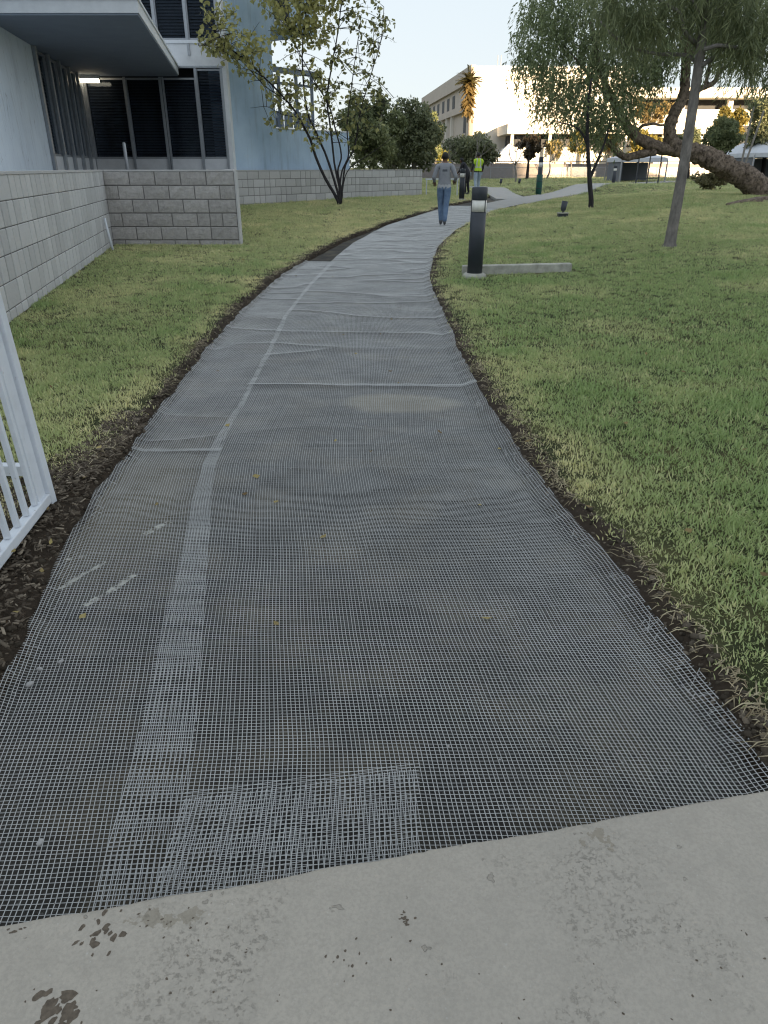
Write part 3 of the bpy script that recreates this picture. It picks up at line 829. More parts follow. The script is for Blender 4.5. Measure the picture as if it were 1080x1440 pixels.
def gn_scatter(name, pts, rot, scl, tint, idx, label, cat):
    me = bpy.data.meshes.new(name); me.vertices.add(len(pts)); me.vertices.foreach_set('co', np.asarray(pts, np.float32).ravel())
    for k, typ, arr in (('rot', 'FLOAT_VECTOR', rot), ('scl', 'FLOAT_VECTOR', scl)):
        at = me.attributes.new(k, typ, 'POINT'); at.data.foreach_set('vector', np.asarray(arr, np.float32).ravel())
    at = me.attributes.new('tint', 'FLOAT', 'POINT'); at.data.foreach_set('value', np.asarray(tint, np.float32))
    at = me.attributes.new('pick', 'INT', 'POINT'); at.data.foreach_set('value', np.asarray(idx, np.int32))
    o = link(name, me)
    ng = bpy.data.node_groups.new(name, 'GeometryNodeTree')
    ng.interface.new_socket('Geometry', in_out='INPUT', socket_type='NodeSocketGeometry')
    ng.interface.new_socket('Geometry', in_out='OUTPUT', socket_type='NodeSocketGeometry')
    N = ng.nodes.new; gi = N('NodeGroupInput'); go = N('NodeGroupOutput'); ip = N('GeometryNodeInstanceOnPoints')
    ci = N('GeometryNodeCollectionInfo'); ci.inputs['Collection'].default_value = hid; ci.inputs['Separate Children'].default_value = True; ci.inputs['Reset Children'].default_value = True
    def na(nm, typ):
        a = N('GeometryNodeInputNamedAttribute'); a.data_type = typ; a.inputs['Name'].default_value = nm; return a.outputs['Attribute']
    L = ng.links.new
    L(gi.outputs[0], ip.inputs['Points']); L(ci.outputs[0], ip.inputs['Instance']); ip.inputs['Pick Instance'].default_value = True
    L(na('pick', 'INT'), ip.inputs['Instance Index']); L(na('scl', 'FLOAT_VECTOR'), ip.inputs['Scale'])
    e2r = N('FunctionNodeEulerToRotation'); L(na('rot', 'FLOAT_VECTOR'), e2r.inputs[0]); L(e2r.outputs[0], ip.inputs['Rotation'])
    L(ip.outputs[0], go.inputs[0])
    md = o.modifiers.new('scatter', 'NODES'); md.node_group = ng
    return tag(o, label, cat, kind='stuff')

def w1x(y): return W1a[0] + (y - W1a[1]) * (W1b[0] - W1a[0]) / (W1b[1] - W1a[1])
def w3y(x): return W3a[1] + (x - W3a[0]) * (W3b[1] - W3a[1]) / (W3b[0] - W3a[0])
def grass_points(side):
    out = []
    zones = [(1.2, 3.2, 1350, .95), (3.2, 6, 1050, .95), (6, 10, 520, 1.1), (10, 15, 300, 1.3), (15, 22, 200, 1.8), (22, YEND, 120, 2.2)]
    if side == 0: zones = [(YEND, 48, 34, 3.0), (48, 68, 12, 4.2)]
    for y0, y1, dens, sc in zones:
        xm = .60 * y1 + 2.0
        n = int((y1 - y0) * 2 * xm * dens); x = NP.uniform(-xm, xm, n); y = NP.uniform(y0, y1, n)
        ok = np.abs(x) < .60 * y + 1.8
        if side < 0:
            d = xL(y) - x; sw = soilL(y)
            ok &= (d > sw * .75) & ((y > 15) | (x > w1x(y) + .02)) & ~((y > 14.97) & (y < 25.4) & (x < W2b[0] - .19 * (y - 15) + .03)) & ~((y > 24.6) & (x < W3b[0] + .1) & (y > w3y(x) - .05) & (y < w3y(x) + .45)) & ~((y > w3y(x)) & (x < W3b[0]) & (y > 25) & (y < 36.1))
            ok &= ~((y < 3.4) & (x < -1.9))
        elif side > 0:
            d = x - xR(y); sw = soilR(y); ok &= d > sw * .65
            ok &= ~((np.abs(x - 1.95) < .86) & (np.abs(y - 10.72) < .09))
        else:
            d = np.full(n, 9.); sw = np.zeros(n)
            ok &= ~((x < W3b[0]) & (y < 36.1))
        x, y, d, sw = x[ok], y[ok], d[ok], sw[ok]
        if y1 > 22:
            off = np.ones(len(x), bool)
            for P_, w_ in CONC:
                for q in P_: off &= (x - q[0]) ** 2 + (y - q[1]) ** 2 > (w_ * .53) ** 2
            x, y, d, sw = x[off], y[off], d[off], sw[off]
        keep = NP.rand(len(x)) < np.clip((d - sw * .7) / .12, .35, 1); x, y, d, sw = x[keep], y[keep], d[keep], sw[keep]
        n = len(x); z = H(x, y) - .008
        patch = fbm(x, y, .9, 3); fine = NP.rand(n)
        dry = sst(.52, .74, patch) * .28 + .12 * fine + (.12 if side < 0 else 0.0) + .62 * sst(.42, .0, d - sw) * (.15 + .95 * vnoise(x, y, 1.7)) + .30 * sst(7, 20, y)  # last term paints far grass lighter with distance, on top of real dryness
        dry = np.where(fine > .86, dry + .32, dry)
        lush = sst(.60, .82, fbm(x + 31, y + 17, 1.3, 2))
        s = sc * (.75 + .5 * NP.rand(n)) * (1 + .25 * lush) * (1 - .25 * sst(.3, 0, d - sw))
        hz = s * (.62 + .35 * fbm(x, y, 3.0, 2)) / (sc ** .45)
        out.append(np.stack([x, y, z, s, hz, np.clip(dry - .25 * lush, 0, 1)], -1))
    return np.concatenate(out)
for nm, sd_, lb in (('grass', -1, 'short mown grass on the lawn beside the block walls'), ('grass', 1, 'short mown grass on the lawn right of the path'), ('grass', 0, 'distant grass beyond the concrete path')):
    G = grass_points(sd_); n = len(G)
    rot = np.stack([NP.normal(0, .15, n), NP.normal(0, .15, n), NP.uniform(0, 6.283, n)], -1)
    gn_scatter(nm, G[:, :3], rot, np.stack([G[:, 3], G[:, 3], G[:, 4]], -1), G[:, 5], NP.randint(0, 6, n), lb, 'grass')

# ------------------------------------------------------------------ soil clods, straw and mulch along the cut edges
ico = bmesh.new(); bmesh.ops.create_icosphere(ico, subdivisions=1, radius=1); IV = np.array([v.co[:] for v in ico.verts]); IF = np.array([[v.index for v in f.verts] for f in ico.faces]); ico.free()
def clods(name, P, S, mat, label, cat, seed=0):
    r = np.random.RandomState(seed); n = len(P)
    Vv = IV[None] * (1 + .5 * (r.rand(n, len(IV), 1) - .5)) * S[:, None, None] * (.55 + .9 * r.rand(n, 1, 3))
    a = r.uniform(0, 6.283, n); c, s = np.cos(a)[:, None], np.sin(a)[:, None]
    x = Vv[..., 0] * c - Vv[..., 1] * s; y = Vv[..., 0] * s + Vv[..., 1] * c
    Vv = np.stack([x, y, Vv[..., 2] * .75], -1) + P[:, None]
    F = (IF[None] + (np.arange(n) * len(IV))[:, None, None]).reshape(-1, 3)
    o = np_mesh(name, Vv.reshape(-1, 3), F, mat, n=3, attrs={'tint': ('FACE', np.repeat(r.rand(n), len(IF)))})
    return tag(o, label, cat, kind='stuff')
t = NT('clod_soil').set(.95, 0, .2); t.col(t.mix(t.ramp(t.attr('tint'), [(.0, 0.), (.85, .5), (.93, 1.)]), (.026, .020, .014), (.20, .165, .125))); t.bump(t.noise(120, 3), .6, .004); M_clod = t.m
def soil_pts(side, n, ylo=1.3, yhi=24, pw=2.2):
    y = ylo + (yhi - ylo) * NP.rand(n) ** pw
    e = (xL if side < 0 else xR)(y); sw = (soilL if side < 0 else soilR)(y)
    d = NP.rand(n) * sw * 1.15 + .0
    k = np.clip(d / np.maximum(sw * (.75 if side > 0 else .45), .05), 0, 1) ** (.38 if side > 0 else .5)
    x = e + side * d; z0 = profile(y) - .02
    return np.stack([x, y, z0 + (H(x, y) - z0) * k], -1), d, sw
P, d, sw = soil_pts(-1, 9000); clods('soil_clods', P, .004 + .013 * NP.rand(len(P)) ** 3, M_clod, 'dark crumbly soil along the cut edge of the left lawn', 'soil', 1)
P, d, sw = soil_pts(1, 5500); clods('soil_clods', P, .003 + .011 * NP.rand(len(P)) ** 3, M_clod, 'dark crumbly soil along the cut edge of the right lawn', 'soil', 2)
# mulch chips by the gate
n = 5200; y = NP.uniform(1.35, 4.3, n); x = xL(y) - NP.rand(n) ** .8 * (soilL(y) + .15) - .01
sz = .003 + .008 * NP.rand(n) ** 2; z = H(x, y) - .004
a = NP.uniform(0, 6.283, n); tl = NP.normal(0, .35, (n, 2)); L_ = sz * (1.2 + 1.6 * NP.rand(n))
ca, sa = np.cos(a), np.sin(a); V = []
for i, j in ((-1, -1), (1, -1), (1, 1), (-1, 1)):
    V.append(np.stack([x + i * L_ * ca - j * sz * .45 * sa, y + i * L_ * sa + j * sz * .45 * ca, z + i * L_ * tl[:, 0] * .6 + j * sz * .5 * tl[:, 1] + .006], -1))
V = np.stack(V, 1); Vt = V.copy(); Vt[:, :, 2] += .0035; V = np.concatenate([V, Vt], 1).reshape(-1, 3)
b = np.arange(n)[:, None] * 8
F = np.concatenate([b + np.array(q) for q in ((4, 5, 6, 7), (0, 1, 5, 4), (1, 2, 6, 5), (2, 3, 7, 6), (3, 0, 4, 7))])
t = NT('bark_mulch').set(.9, 0, .2); t.col(t.mix(t.ramp(t.attr('tint'), [(0, 0.), (.8, .35), (1., 1.)]), (.045, .032, .022), (.34, .28, .21))); M_mulch = t.m
tag(np_mesh('bark_mulch', V, F, M_mulch, attrs={'tint': ('FACE', np.tile(NP.rand(n), 5))}), 'brown bark mulch chips on the soil below the gate', 'mulch', kind='stuff')
# dry roots and straw hanging over the cut
def straw(name, side, n, label, seed):
    r = np.random.RandomState(seed)
    y = 1.4 + (16 - 1.4) * r.rand(n) ** 2.0; e = (xL if side < 0 else xR)(y); sw = (soilL if side < 0 else soilR)(y)
    d = sw * (.50 + .95 * r.rand(n)); x = e + side * d
    keepn = (y > 2.6) | (r.rand(n) < .45); y, e, sw, d, x = y[keepn], e[keepn], sw[keepn], d[keepn], x[keepn]; n = len(y)
    cl = vnoise(y, 40 + side, 1.9) * .6 + vnoise(y, 60 + side, 6.0) * .5 > .42 + .35 * r.rand(n); y, e, sw, d, x = y[cl], e[cl], sw[cl], d[cl], x[cl]; n = len(y)
    k = np.clip(d / np.maximum(sw * (.75 if side > 0 else .45), .05), 0, 1) ** .6
    z0 = profile(y) - .02; z = z0 + (H(x, y) - z0) * k
    L_ = (.02 + .06 * r.rand(n) ** 1.6) * (1 + .05 * y); a = np.where(r.rand(n) < .6, (math.pi if side > 0 else 0) + r.normal(0, .9, n), r.uniform(0, 6.283, n))
    dx_, dy_ = np.cos(a), np.sin(a); w_ = .0011 + .0009 * r.rand(n) + .00012 * y; lift = r.uniform(.0, .9, n)
    V = []
    for t_ in (0, .5, 1):
        zz = z + .004 + L_ * lift * (t_ - 1.05 * t_ * t_) * 1.1
        for q in (-1, 1):
            kk = 1 - .8 * (t_ == 1)
            V.append(np.stack([x + dx_ * L_ * t_ - dy_ * w_ * q * kk, y + dy_ * L_ * t_ + dx_ * w_ * q * kk, zz], -1))
    V = np.stack(V, 1).reshape(-1, 3); b = np.arange(n)[:, None] * 6
    F = np.concatenate([b + np.array((0, 1, 3, 2)), b + np.array((2, 3, 5, 4))])
    tag(np_mesh(name, V, F, M_straw, attrs={'tint': ('FACE', np.tile(r.rand(n), 2))}), label, 'straw', kind='stuff')
M_straw = M_leaf('straw', (.16, .115, .06), (.56, .48, .31), .7, .15)
straw('dry_straw', 1, 3200, 'dry straw coloured grass roots along the right lawn cut', 5)
straw('dry_straw', -1, 3600, 'dry straw coloured grass roots along the left lawn cut', 6)

# pebbles and bits lying on the mesh
M_peb = M_simple('pebble', (.42, .41, .40), (.30, .29, .28), 30, .8)
def pebble(px, py, s, label, seed):
    p = W(px, py, z=.02); r = random.Random(seed); bm = bmesh.new(); bmesh.ops.create_icosphere(bm, subdivisions=2, radius=1)
    for v in bm.verts: v.co *= 1 + r.uniform(-.16, .16)
    me = bpy.data.meshes.new('pebble'); bm.to_mesh(me); bm.free(); me.materials.append(M_peb); shade(me)
    o = link('pebble', me); o.location = (p[0], p[1], .022 + s * .4); o.scale = (s, s * r.uniform(.6, .8), s * .55); o.rotation_euler = (0, 0, r.uniform(0, 3))
    tag(o, label, 'pebble', 'pebbles on the wire mesh')
pebble(42, 965, .013, 'grey pebble on the mesh, nearest the left soil edge', 1)
pebble(56, 943, .010, 'flat grey pebble on the mesh, second from the left soil edge', 2)
pebble(86, 932, .009, 'small pale pebble on the mesh, third from the left soil edge', 3)
pebble(57, 1187, .010, 'lone grey pebble on the mesh near the slab left corner', 4)
n = 700; y = 1.4 + 9 * NP.rand(n) ** 1.6; u = NP.rand(n); x = xL(y) * (1 - u) + xR(y) * u
clods('grit', np.stack([x, y, bedz(x, y) + .016], -1), .0012 + .0022 * NP.rand(n) ** 2, M_peb, 'pale grit scattered over the wire mesh', 'grit', 9)

# frayed wire ends along the mesh edges
fw = MB(); r_ = random.Random(12)
for k in range(170):
    y_ = 1.5 + 8 * r_.random() ** 1.5; sd_ = r_.choice((-1, 1, 1)); x_ = float(xR(y_) if sd_ > 0 else xL(y_)) - sd_ * r_.uniform(.0, .05); z_ = float(bedz(x_, y_)) + .02
    a_ = r_.gauss(0, .8); L_ = r_.uniform(.015, .05); d_ = Vector((sd_ * math.cos(a_), math.sin(a_), 0))
    fw.tube([(x_, y_, z_), tuple(Vector((x_, y_, z_)) + d_ * L_ * .5 + Vector((0, 0, L_ * .35))), tuple(Vector((x_, y_, z_)) + d_ * L_ + Vector((0, 0, L_ * r_.uniform(.1, .9))))], .0009, 4)
tag(fw.build('frayed_wires', M_wire), 'frayed wire ends sticking out along the mesh edges', 'wire', kind='stuff')
# fallen leaves
n = 420; y = 2.0 + 26 * NP.rand(n) ** 1.3; x = NP.uniform(-.55, .55, n) * (y + 1.5); on = (x > xL(y)) & (x < xR(y)); z = np.where(on, bedz(x, y) + .026, H(x, y) + .03)
ok = ~((y > 14.9) & (x < W2b[0])) & (x > np.where(y < 15, w1x(y) + .1, -99)) & ~((y > 24.5) & (x < 2)) & (~on | (NP.rand(n) < .35)); x, y, z = x[ok], y[ok], z[ok]; n = len(x)
D_ = np.stack([NP.normal(0, 1, n), NP.normal(0, 1, n), NP.normal(0, .15, n)], -1); D_ /= np.linalg.norm(D_, axis=1)[:, None]; Wd_ = np.stack([-D_[:, 1], D_[:, 0], NP.normal(0, .3, n)], -1)
Ls = .02 + .025 * NP.rand(n); C_ = np.stack([x, y, z], -1)
V = np.stack([C_, C_ + D_ * (Ls * .5)[:, None] + Wd_ * (Ls * .32)[:, None], C_ + D_ * Ls[:, None] + np.array([0, 0, .006]), C_ + D_ * (Ls * .5)[:, None] - Wd_ * (Ls * .32)[:, None]], 1).reshape(-1, 3)
tag(np_mesh('fallen_leaves', V, np.arange(n * 4).reshape(n, 4), M_leaf('fallen_leaf', (.16, .10, .04), (.45, .36, .14), .7, .2), attrs={'tint': ('FACE', NP.rand(n))}), 'dry fallen leaves scattered over lawn and path', 'leaves', kind='stuff')

# mud flecks trodden onto the slab
mf = MB(); r_ = random.Random(31)
def fleck(px, py, s, asp, ang):
    p_ = W(px, py, z=Z0); n_ = 11; ph = [r_.uniform(.7, 1.25) for _ in range(n_)]; b = len(mf.v); c_, s_ = math.cos(ang), math.sin(ang)
    mf.v.append((p_[0], p_[1], Z0 + .0016))
    for k in range(n_):
        a_ = 2 * math.pi * k / n_; u_ = math.cos(a_) * s * ph[k]; v_ = math.sin(a_) * s * asp * ph[k]
        mf.v.append((p_[0] + u_ * c_ - v_ * s_, p_[1] + u_ * s_ + v_ * c_, Z0 + .0004))
    for k in range(n_): mf.f.append((b, b + 1 + k, b + 1 + (k + 1) % n_))
for cx, cy, sx, sy, n_, smin, smax, ang in ((148, 1312, 26, 22, 15, .0035, .010, 1.0), (128, 1330, 22, 18, 8, .003, .007, 1.0), (78, 1418, 26, 26, 22, .006, .017, .9), (566, 1294, 10, 9, 12, .002, .005, .3), (20, 1310, 14, 8, 6, .003, .007, .2), (490, 1350, 30, 34, 12, .0015, .004, 1), (240, 1300, 60, 14, 14, .0015, .004, .6)):
    for k in range(n_): fleck(r_.gauss(cx, sx * .55), r_.gauss(cy, sy * .55), r_.uniform(smin, smax), r_.uniform(.4, .75), ang + r_.gauss(0, .35))
for k in range(45): fleck(r_.uniform(0, 1080), r_.uniform(1260, 1440), r_.uniform(.0012, .0032), r_.uniform(.4, .9), r_.uniform(0, 3))
tag(mf.build('mud_flecks', M_simple('dark_mud', (.17, .135, .10), (.08, .062, .046), 90, .9), smooth=True), 'dark mud flecks stuck to the concrete slab', 'mud', kind='stuff')

# ------------------------------------------------------------------ low concrete kerb block and bollards
kb = MB(); x0, x1 = 1.12, 2.70
kb.quadbox([(x0, 10.60, .0), (x1, 10.72, .02), (x1, 10.86, .02), (x0, 10.74, .0), (x0, 10.60, .195), (x1, 10.72, .215), (x1, 10.86, .215), (x0, 10.74, .195)])
o = kb.build('concrete_kerb', M_kerb); bevel(o, .012); tag(o, 'low weathered concrete kerb lying in the grass beside the near bollard', 'kerb')

M_black = M_simple('charcoal_paint', (.045, .052, .066), (.035, .041, .053), 6, .42, spec=.5)
M_lens = M_simple('frosted_lens', (.88, .86, .80), (.74, .72, .66), 18, .35, spec=.5)
M_green = M_simple('green_sleeve', (.03, .13, .10), (.02, .09, .07), 5, .5)
def bollard(x, y, h, label, base=True, green=False, lean=0.0, z=None):
    z = Hf(x, y) if z is None else z
    r = .105; k = h / 1.16
    b = empty('bollard_light', (x, y, z), 0, label, 'bollard', 'bollard lights along the paths')
    if base:
        bm_ = MB().lathe([(.17, -.08), (.17, .02), (.155, .045), (.13, .06), (.0, .062)], n=14).build('concrete_footing', M_kerb, b, True)
    if green:
        MB().lathe([(r * 1.28, .0), (r * 1.28, .62 * k), (r * 1.2, .63 * k)], n=22).build('green_sleeve', M_green, b, True)
        for zz in (.2, .42): MB().lathe([(r * 1.30, zz * k), (r * 1.30, (zz + .03) * k)], n=22).build('band', M_black, b, True)
    bd = MB().lathe([(r, .05), (r, .845 * k), (r * .93, .85 * k), (.002, .852 * k)], n=26).build('post', M_black, b, True)
    MB().lathe([(r * .985, .855 * k), (r * .985, .995 * k)], n=26).build('lens', M_lens, b, True)
    MB().lathe([(r * .42, .856 * k), (r * .30, .92 * k), (r * .55, .994 * k)], n=12).build('reflector', M_white, b, True)
    for a in range(3):
        an = a * 2.094 + 1.3
        MB().bar((math.cos(an) * r * 1.0, math.sin(an) * r * 1.0, .85 * k), (math.cos(an) * r * 1.0, math.sin(an) * r * 1.0, 1.0 * k), .012).build('strut', M_black, b)
    MB().lathe([(.002, .998 * k), (r * .96, .998 * k), (r, 1.003 * k), (r, 1.145 * k), (r * .93, 1.16 * k), (.002, 1.165 * k)], n=26).build('cap', M_black, b, True)
    b.rotation_euler = (0, lean, 0)
    return b
p = wp(667, 389, .08); bollard(p[0], p[1], 1.15, 'tall charcoal bollard light standing by the low concrete kerb', lean=.012)
p = wp(649, 281, .09); bollard(p[0], p[1], 1.10, 'charcoal bollard light beside the path, right of the person in grey')
p = wp(862, 263, .12); bollard(p[0], p[1], 1.05, 'distant black bollard light under the leaning tree', False)
p = wp(757, 273, .12); bollard(p[0], p[1], 1.55, 'distant bollard light with a green wrapped lower half', False, True)

# lawn spotlights
def spotlight(px, py, label, box, s=1.0):
    p = wp(px, py, .16); x, y = p[:2]; z = Hf(x, y)
    b = empty('spotlight', (x, y, z), 0, label, 'spotlight', 'small spotlights in the lawn')
    if box: MB().box(-.20 * s, .20 * s, -.10, .10, -.02, .09).build('junction_box', M_kerb if False else M_black, b)
    if box: MB().box(-.22 * s, .22 * s, -.12, .12, .092, .115).build('concrete_lid', M_kerb, b)
    MB().tube([(0, 0, 0), (0, 0, .16)], .018, 8).build('stem', M_black, b)
    hd = MB().tube([(-.02, 0, .15), (.0, .0, .2), (.035, .02, .40)], [.05, .075, .085], 12).build('lamp_head', M_black, b, True)
    return b
spotlight(791, 304, 'small black spotlight on a buried box in the right lawn', True, .65)
spotlight(730, 259, 'tiny black spotlight on the far berm, left of the green wrapped bollard', False)
spotlight(704, 259.5, 'tiny black spotlight on the far berm nearest the person in the yellow vest', False)
o = MB().bar((1.75, 33.1, 1.02), (3.2, 33.6, 1.02), .06, .06).bar((1.8, 33.12, .2), (1.8, 33.12, 1.0), .05).bar((3.15, 33.58, .2), (3.15, 33.58, 1.0), .05).build('handrail', M_white)
tag(o, 'short white handrail beyond the end of the low block wall', 'handrail')

# ------------------------------------------------------------------ people
M_skin = M_simple('skin', (.20, .105, .065), (.17, .09, .055), 9, .55)
M_hair = M_simple('black_hair', (.008, .007, .007), (.014, .012, .011), 60, .6, bump=.5, bscale=90)
M_tee = M_simple('grey_sweater', (.33, .34, .37), (.27, .28, .31), 9, .9, bump=.5, bscale=14, bdist=.03)
M_hem = M_simple('pale_undershirt', (.52, .53, .56), (.46, .47, .5), 9, .9)
M_sweat = M_simple('damp_patch', (.11, .12, .14), (.09, .10, .12), 9, .9)
M_jean = M_simple('blue_jeans', (.20, .29, .43), (.11, .17, .28), 7, .9, bump=.5, bscale=16, bdist=.02)
M_shoe = M_simple('grey_shoes', (.24, .24, .25), (.14, .14, .15), 20, .7)
M_vest = M_simple('lime_vest', (.62, .86, .06), (.54, .78, .05), 6, .7)
M_refl = M_simple('reflective_tape', (.62, .64, .60), (.55, .57, .54), 20, .4)
M_blackcloth = M_simple('dark_cloth', (.022, .022, .026), (.034, .034, .04), 10, .9)
M_lightjean = M_simple('faded_jeans', (.40, .47, .54), (.30, .37, .45), 8, .9)

def person(loc, rz, label, J, mats, pick, hair_r=(.088, .1, .105), scale=1.0):
    """J: joints name -> (x,y,z,rx,ry); facing +y"""
    root = empty('person', loc, rz, label, 'person'); root.scale = (scale,) * 3
    E = [('pelvis', 'waist'), ('waist', 'chest'), ('chest', 'neck0'), ('neck0', 'neck'), ('neck', 'jaw'), ('jaw', 'head'), ('head', 'crown')]
    for s in 'LR':
        E += [('neck0', 'sh' + s), ('sh' + s, 'ua' + s), ('ua' + s, 'el' + s), ('el' + s, 'fa' + s), ('fa' + s, 'wr' + s), ('wr' + s, 'pa' + s),
              ('pelvis', 'hip' + s), ('hip' + s, 'th' + s), ('th' + s, 'kn' + s), ('kn' + s, 'ca' + s), ('ca' + s, 'an' + s), ('an' + s, 'ba' + s), ('ba' + s, 'to' + s)]
    J = dict(J)
    for s in 'LR':
        mid = lambda a, b, f: tuple(J[a][i] * (1 - f) + J[b][i] * f for i in range(3))
        J['ua' + s] = mid('sh' + s, 'el' + s, .5) + (.060, .060); J['fa' + s] = mid('el' + s, 'wr' + s, .4) + (.048, .048)
        J['th' + s] = mid('hip' + s, 'kn' + s, .5) + (.094, .098); J['ca' + s] = mid('kn' + s, 'an' + s, .4) + (.068, .072)
        w_ = Vector(J['wr' + s][:3]); d = (w_ - Vector(J['fa' + s][:3])).normalized(); pa = w_ + d * .07
        J['pa' + s] = (*pa, .040, .024)
        side_ = d.cross(Vector((0, 0, 1))); side_ = side_.normalized() if side_.length > .1 else Vector((0, 1, 0))
        for f in range(4):
            o_ = side_ * (-.03 + .02 * f); ln = (.062, .075, .07, .055)[f]
            J['f%d%s' % (f, s)] = (*(pa + o_ + d * .03), .010, .010); J['g%d%s' % (f, s)] = (*(pa + o_ + d * (.03 + ln * .55) + Vector((0, 0, -.012))), .009, .009)
            J['h%d%s' % (f, s)] = (*(pa + o_ * .95 + d * (.03 + ln * .8) + Vector((0, .0, -.035))), .007, .007)
            E += [('pa' + s, 'f%d%s' % (f, s)), ('f%d%s' % (f, s), 'g%d%s' % (f, s)), ('g%d%s' % (f, s), 'h%d%s' % (f, s))]
        J['t0' + s] = (*(w_ + d * .035 + side_ * -.04), .012, .012); J['t1' + s] = (*(w_ + d * .075 + side_ * -.055), .009, .009)
        E += [('wr' + s, 't0' + s), ('t0' + s, 't1' + s)]
    names = list(J); ix = {n_: i for i, n_ in enumerate(names)}
    me = bpy.data.meshes.new('body'); me.from_pydata([J[n_][:3] for n_ in names], [(ix[a], ix[b]) for a, b in E], [])
    tmp = bpy.data.objects.new('body_tmp', me); COL.objects.link(tmp)
    sk = tmp.modifiers.new('skin', 'SKIN'); sk.use_smooth_shade = True
    for i, n_ in enumerate(names):
        sv = me.skin_vertices[0].data[i]; sv.radius = J[n_][3:5]; sv.use_root = (n_ == 'pelvis')
    ss = tmp.modifiers.new('sub', 'SUBSURF'); ss.levels = 2; ss.render_levels = 2
    dg = bpy.context.evaluated_depsgraph_get(); ev = bpy.data.meshes.new_from_object(tmp.evaluated_get(dg)); bpy.data.objects.remove(tmp)
    ev.name = 'body'; ev.materials.clear()
    for m in mats: ev.materials.append(m)
    for p_ in ev.polygons: p_.material_index = pick(p_.center, p_.normal); p_.use_smooth = True
    body = link('body', ev, root)
    # hair cap over the back and top of the head, ears
    hx, hy, hz = J['head'][:3]; bm = bmesh.new(); bmesh.ops.create_icosphere(bm, subdivisions=3, radius=1)
    for v in list(bm.verts):
        if v.co.y > .55 and v.co.z < .45 or v.co.z < -.62: bm.verts.remove(v)
    for v in bm.verts: v.co = Vector((v.co.x * hair_r[0], v.co.y * hair_r[1], v.co.z * hair_r[2])) * (1 + rnd.uniform(-.02, .03))
    hm = bpy.data.meshes.new('hair'); bm.to_mesh(hm); bm.free(); hm.materials.append(M_hair); shade(hm)
    h = link('hair', hm, root); h.location = (hx, hy - .008, hz + .012)
    for s in (-1, 1):
        e = MB().lathe([(.004, -.03), (.016, -.02), (.02, .0), (.018, .02), (.004, .03)], n=8).build('ear', M_skin, root, True); e.location = (hx + s * .083, hy, hz - .015); e.scale = (.5, 1, 1)
    return root
BASE = dict(pelvis=(0, 0, .95, .165, .125), waist=(0, 0, 1.07, .155, .115), chest=(0, -.01, 1.27, .185, .125), neck0=(0, -.01, 1.42, .09, .075), neck=(0, .005, 1.485, .055, .055),
            jaw=(0, .025, 1.54, .068, .075), head=(0, .02, 1.60, .078, .092), crown=(0, .01, 1.675, .05, .06))
def pose(**kw):
    J = dict(BASE); J.update(kw); return J
walk = pose(
    shL=(-.185, -.01, 1.385, .075, .075), shR=(.185, -.01, 1.385, .075, .075), elL=(-.275, -.06, 1.13, .052, .052), elR=(.29, -.08, 1.14, .052, .052),
    wrL=(-.255, .17, 1.02, .032, .03), wrR=(.27, .15, 1.05, .032, .03), hipL=(-.095, 0, .90, .105, .11), hipR=(.095, 0, .90, .105, .11),
    knL=(-.085, .10, .50, .075, .078), knR=(.06, -.03, .50, .075, .078), anL=(-.06, .06, .10, .052, .06), anR=(.035, -.16, .13, .052, .06),
    baL=(-.065, .16, .045, .045, .035), baR=(.035, -.06, .05, .045, .035), toL=(-.068, .22, .035, .036, .025), toR=(.035, -.0, .036, .036, .025))
def pick_grey(c, n):
    if c.z > 1.475 or (abs(c.x) > .2 and c.y > .10 and .8 < c.z < 1.2): return 0
    if c.z < .115: return 4
    if c.z < .90: return 3
    if c.z < .975 and abs(c.x) < .22: return 2
    if (c.x ** 2 * 2 + (c.z - 1.28) ** 2) < .0022 and n.y < 0: return 5
    return 1
p = wp(623, 318.5, 0); pz = float(bedz(p[0], p[1])) + .03
person((p[0], p[1], pz), R(-4), 'person in grey sweater and blue jeans walking away along the meshed path', walk, [M_skin, M_tee, M_hem, M_jean, M_shoe, M_sweat], pick_grey, scale=1.0)
stand = pose(
    shL=(-.185, -.01, 1.385, .07, .07), shR=(.185, -.01, 1.385, .07, .07), elL=(-.265, -.03, 1.12, .05, .05), elR=(.25, .0, 1.12, .05, .05),
    wrL=(-.29, .08, .90, .03, .03), wrR=(.24, .10, .92, .03, .03), hipL=(-.095, 0, .90, .10, .105), hipR=(.095, 0, .90, .10, .105),
    knL=(-.12, -.06, .50, .072, .075), knR=(.09, .14, .51, .072, .075), anL=(-.13, -.28, .15, .05, .055), anR=(.08, .12, .09, .05, .055),
    baL=(-.13, -.19, .06, .045, .035), baR=(.08, .22, .045, .045, .035), toL=(-.13, -.13, .04, .036, .025), toR=(.08, .28, .035, .036, .025))
def pick_vest(c, n):
    if c.z > 1.47: return 0
    if c.z < .10: return 4
    if c.z < .88: return 3
    if abs(c.x) > .235 or (abs(c.x) > .2 and c.z < 1.25): return 0 if c.z < .95 else 5
    if 1.06 < c.z < 1.10 or .055 < abs(c.x) < .095 and c.z > 1.1: return 2
    if c.z < .93: return 5
    return 1
x, y = wp(672, 272, .09)[:2]; y = 37.5; x = (671 - 540) / 1000 * y / 1.1
person((x, y, Hf(x, y) + .03), R(6), 'person in a lime yellow safety vest walking beyond the second bollard', stand, [M_skin, M_vest, M_refl, M_lightjean, M_shoe, M_blackcloth], pick_vest, scale=1.0)
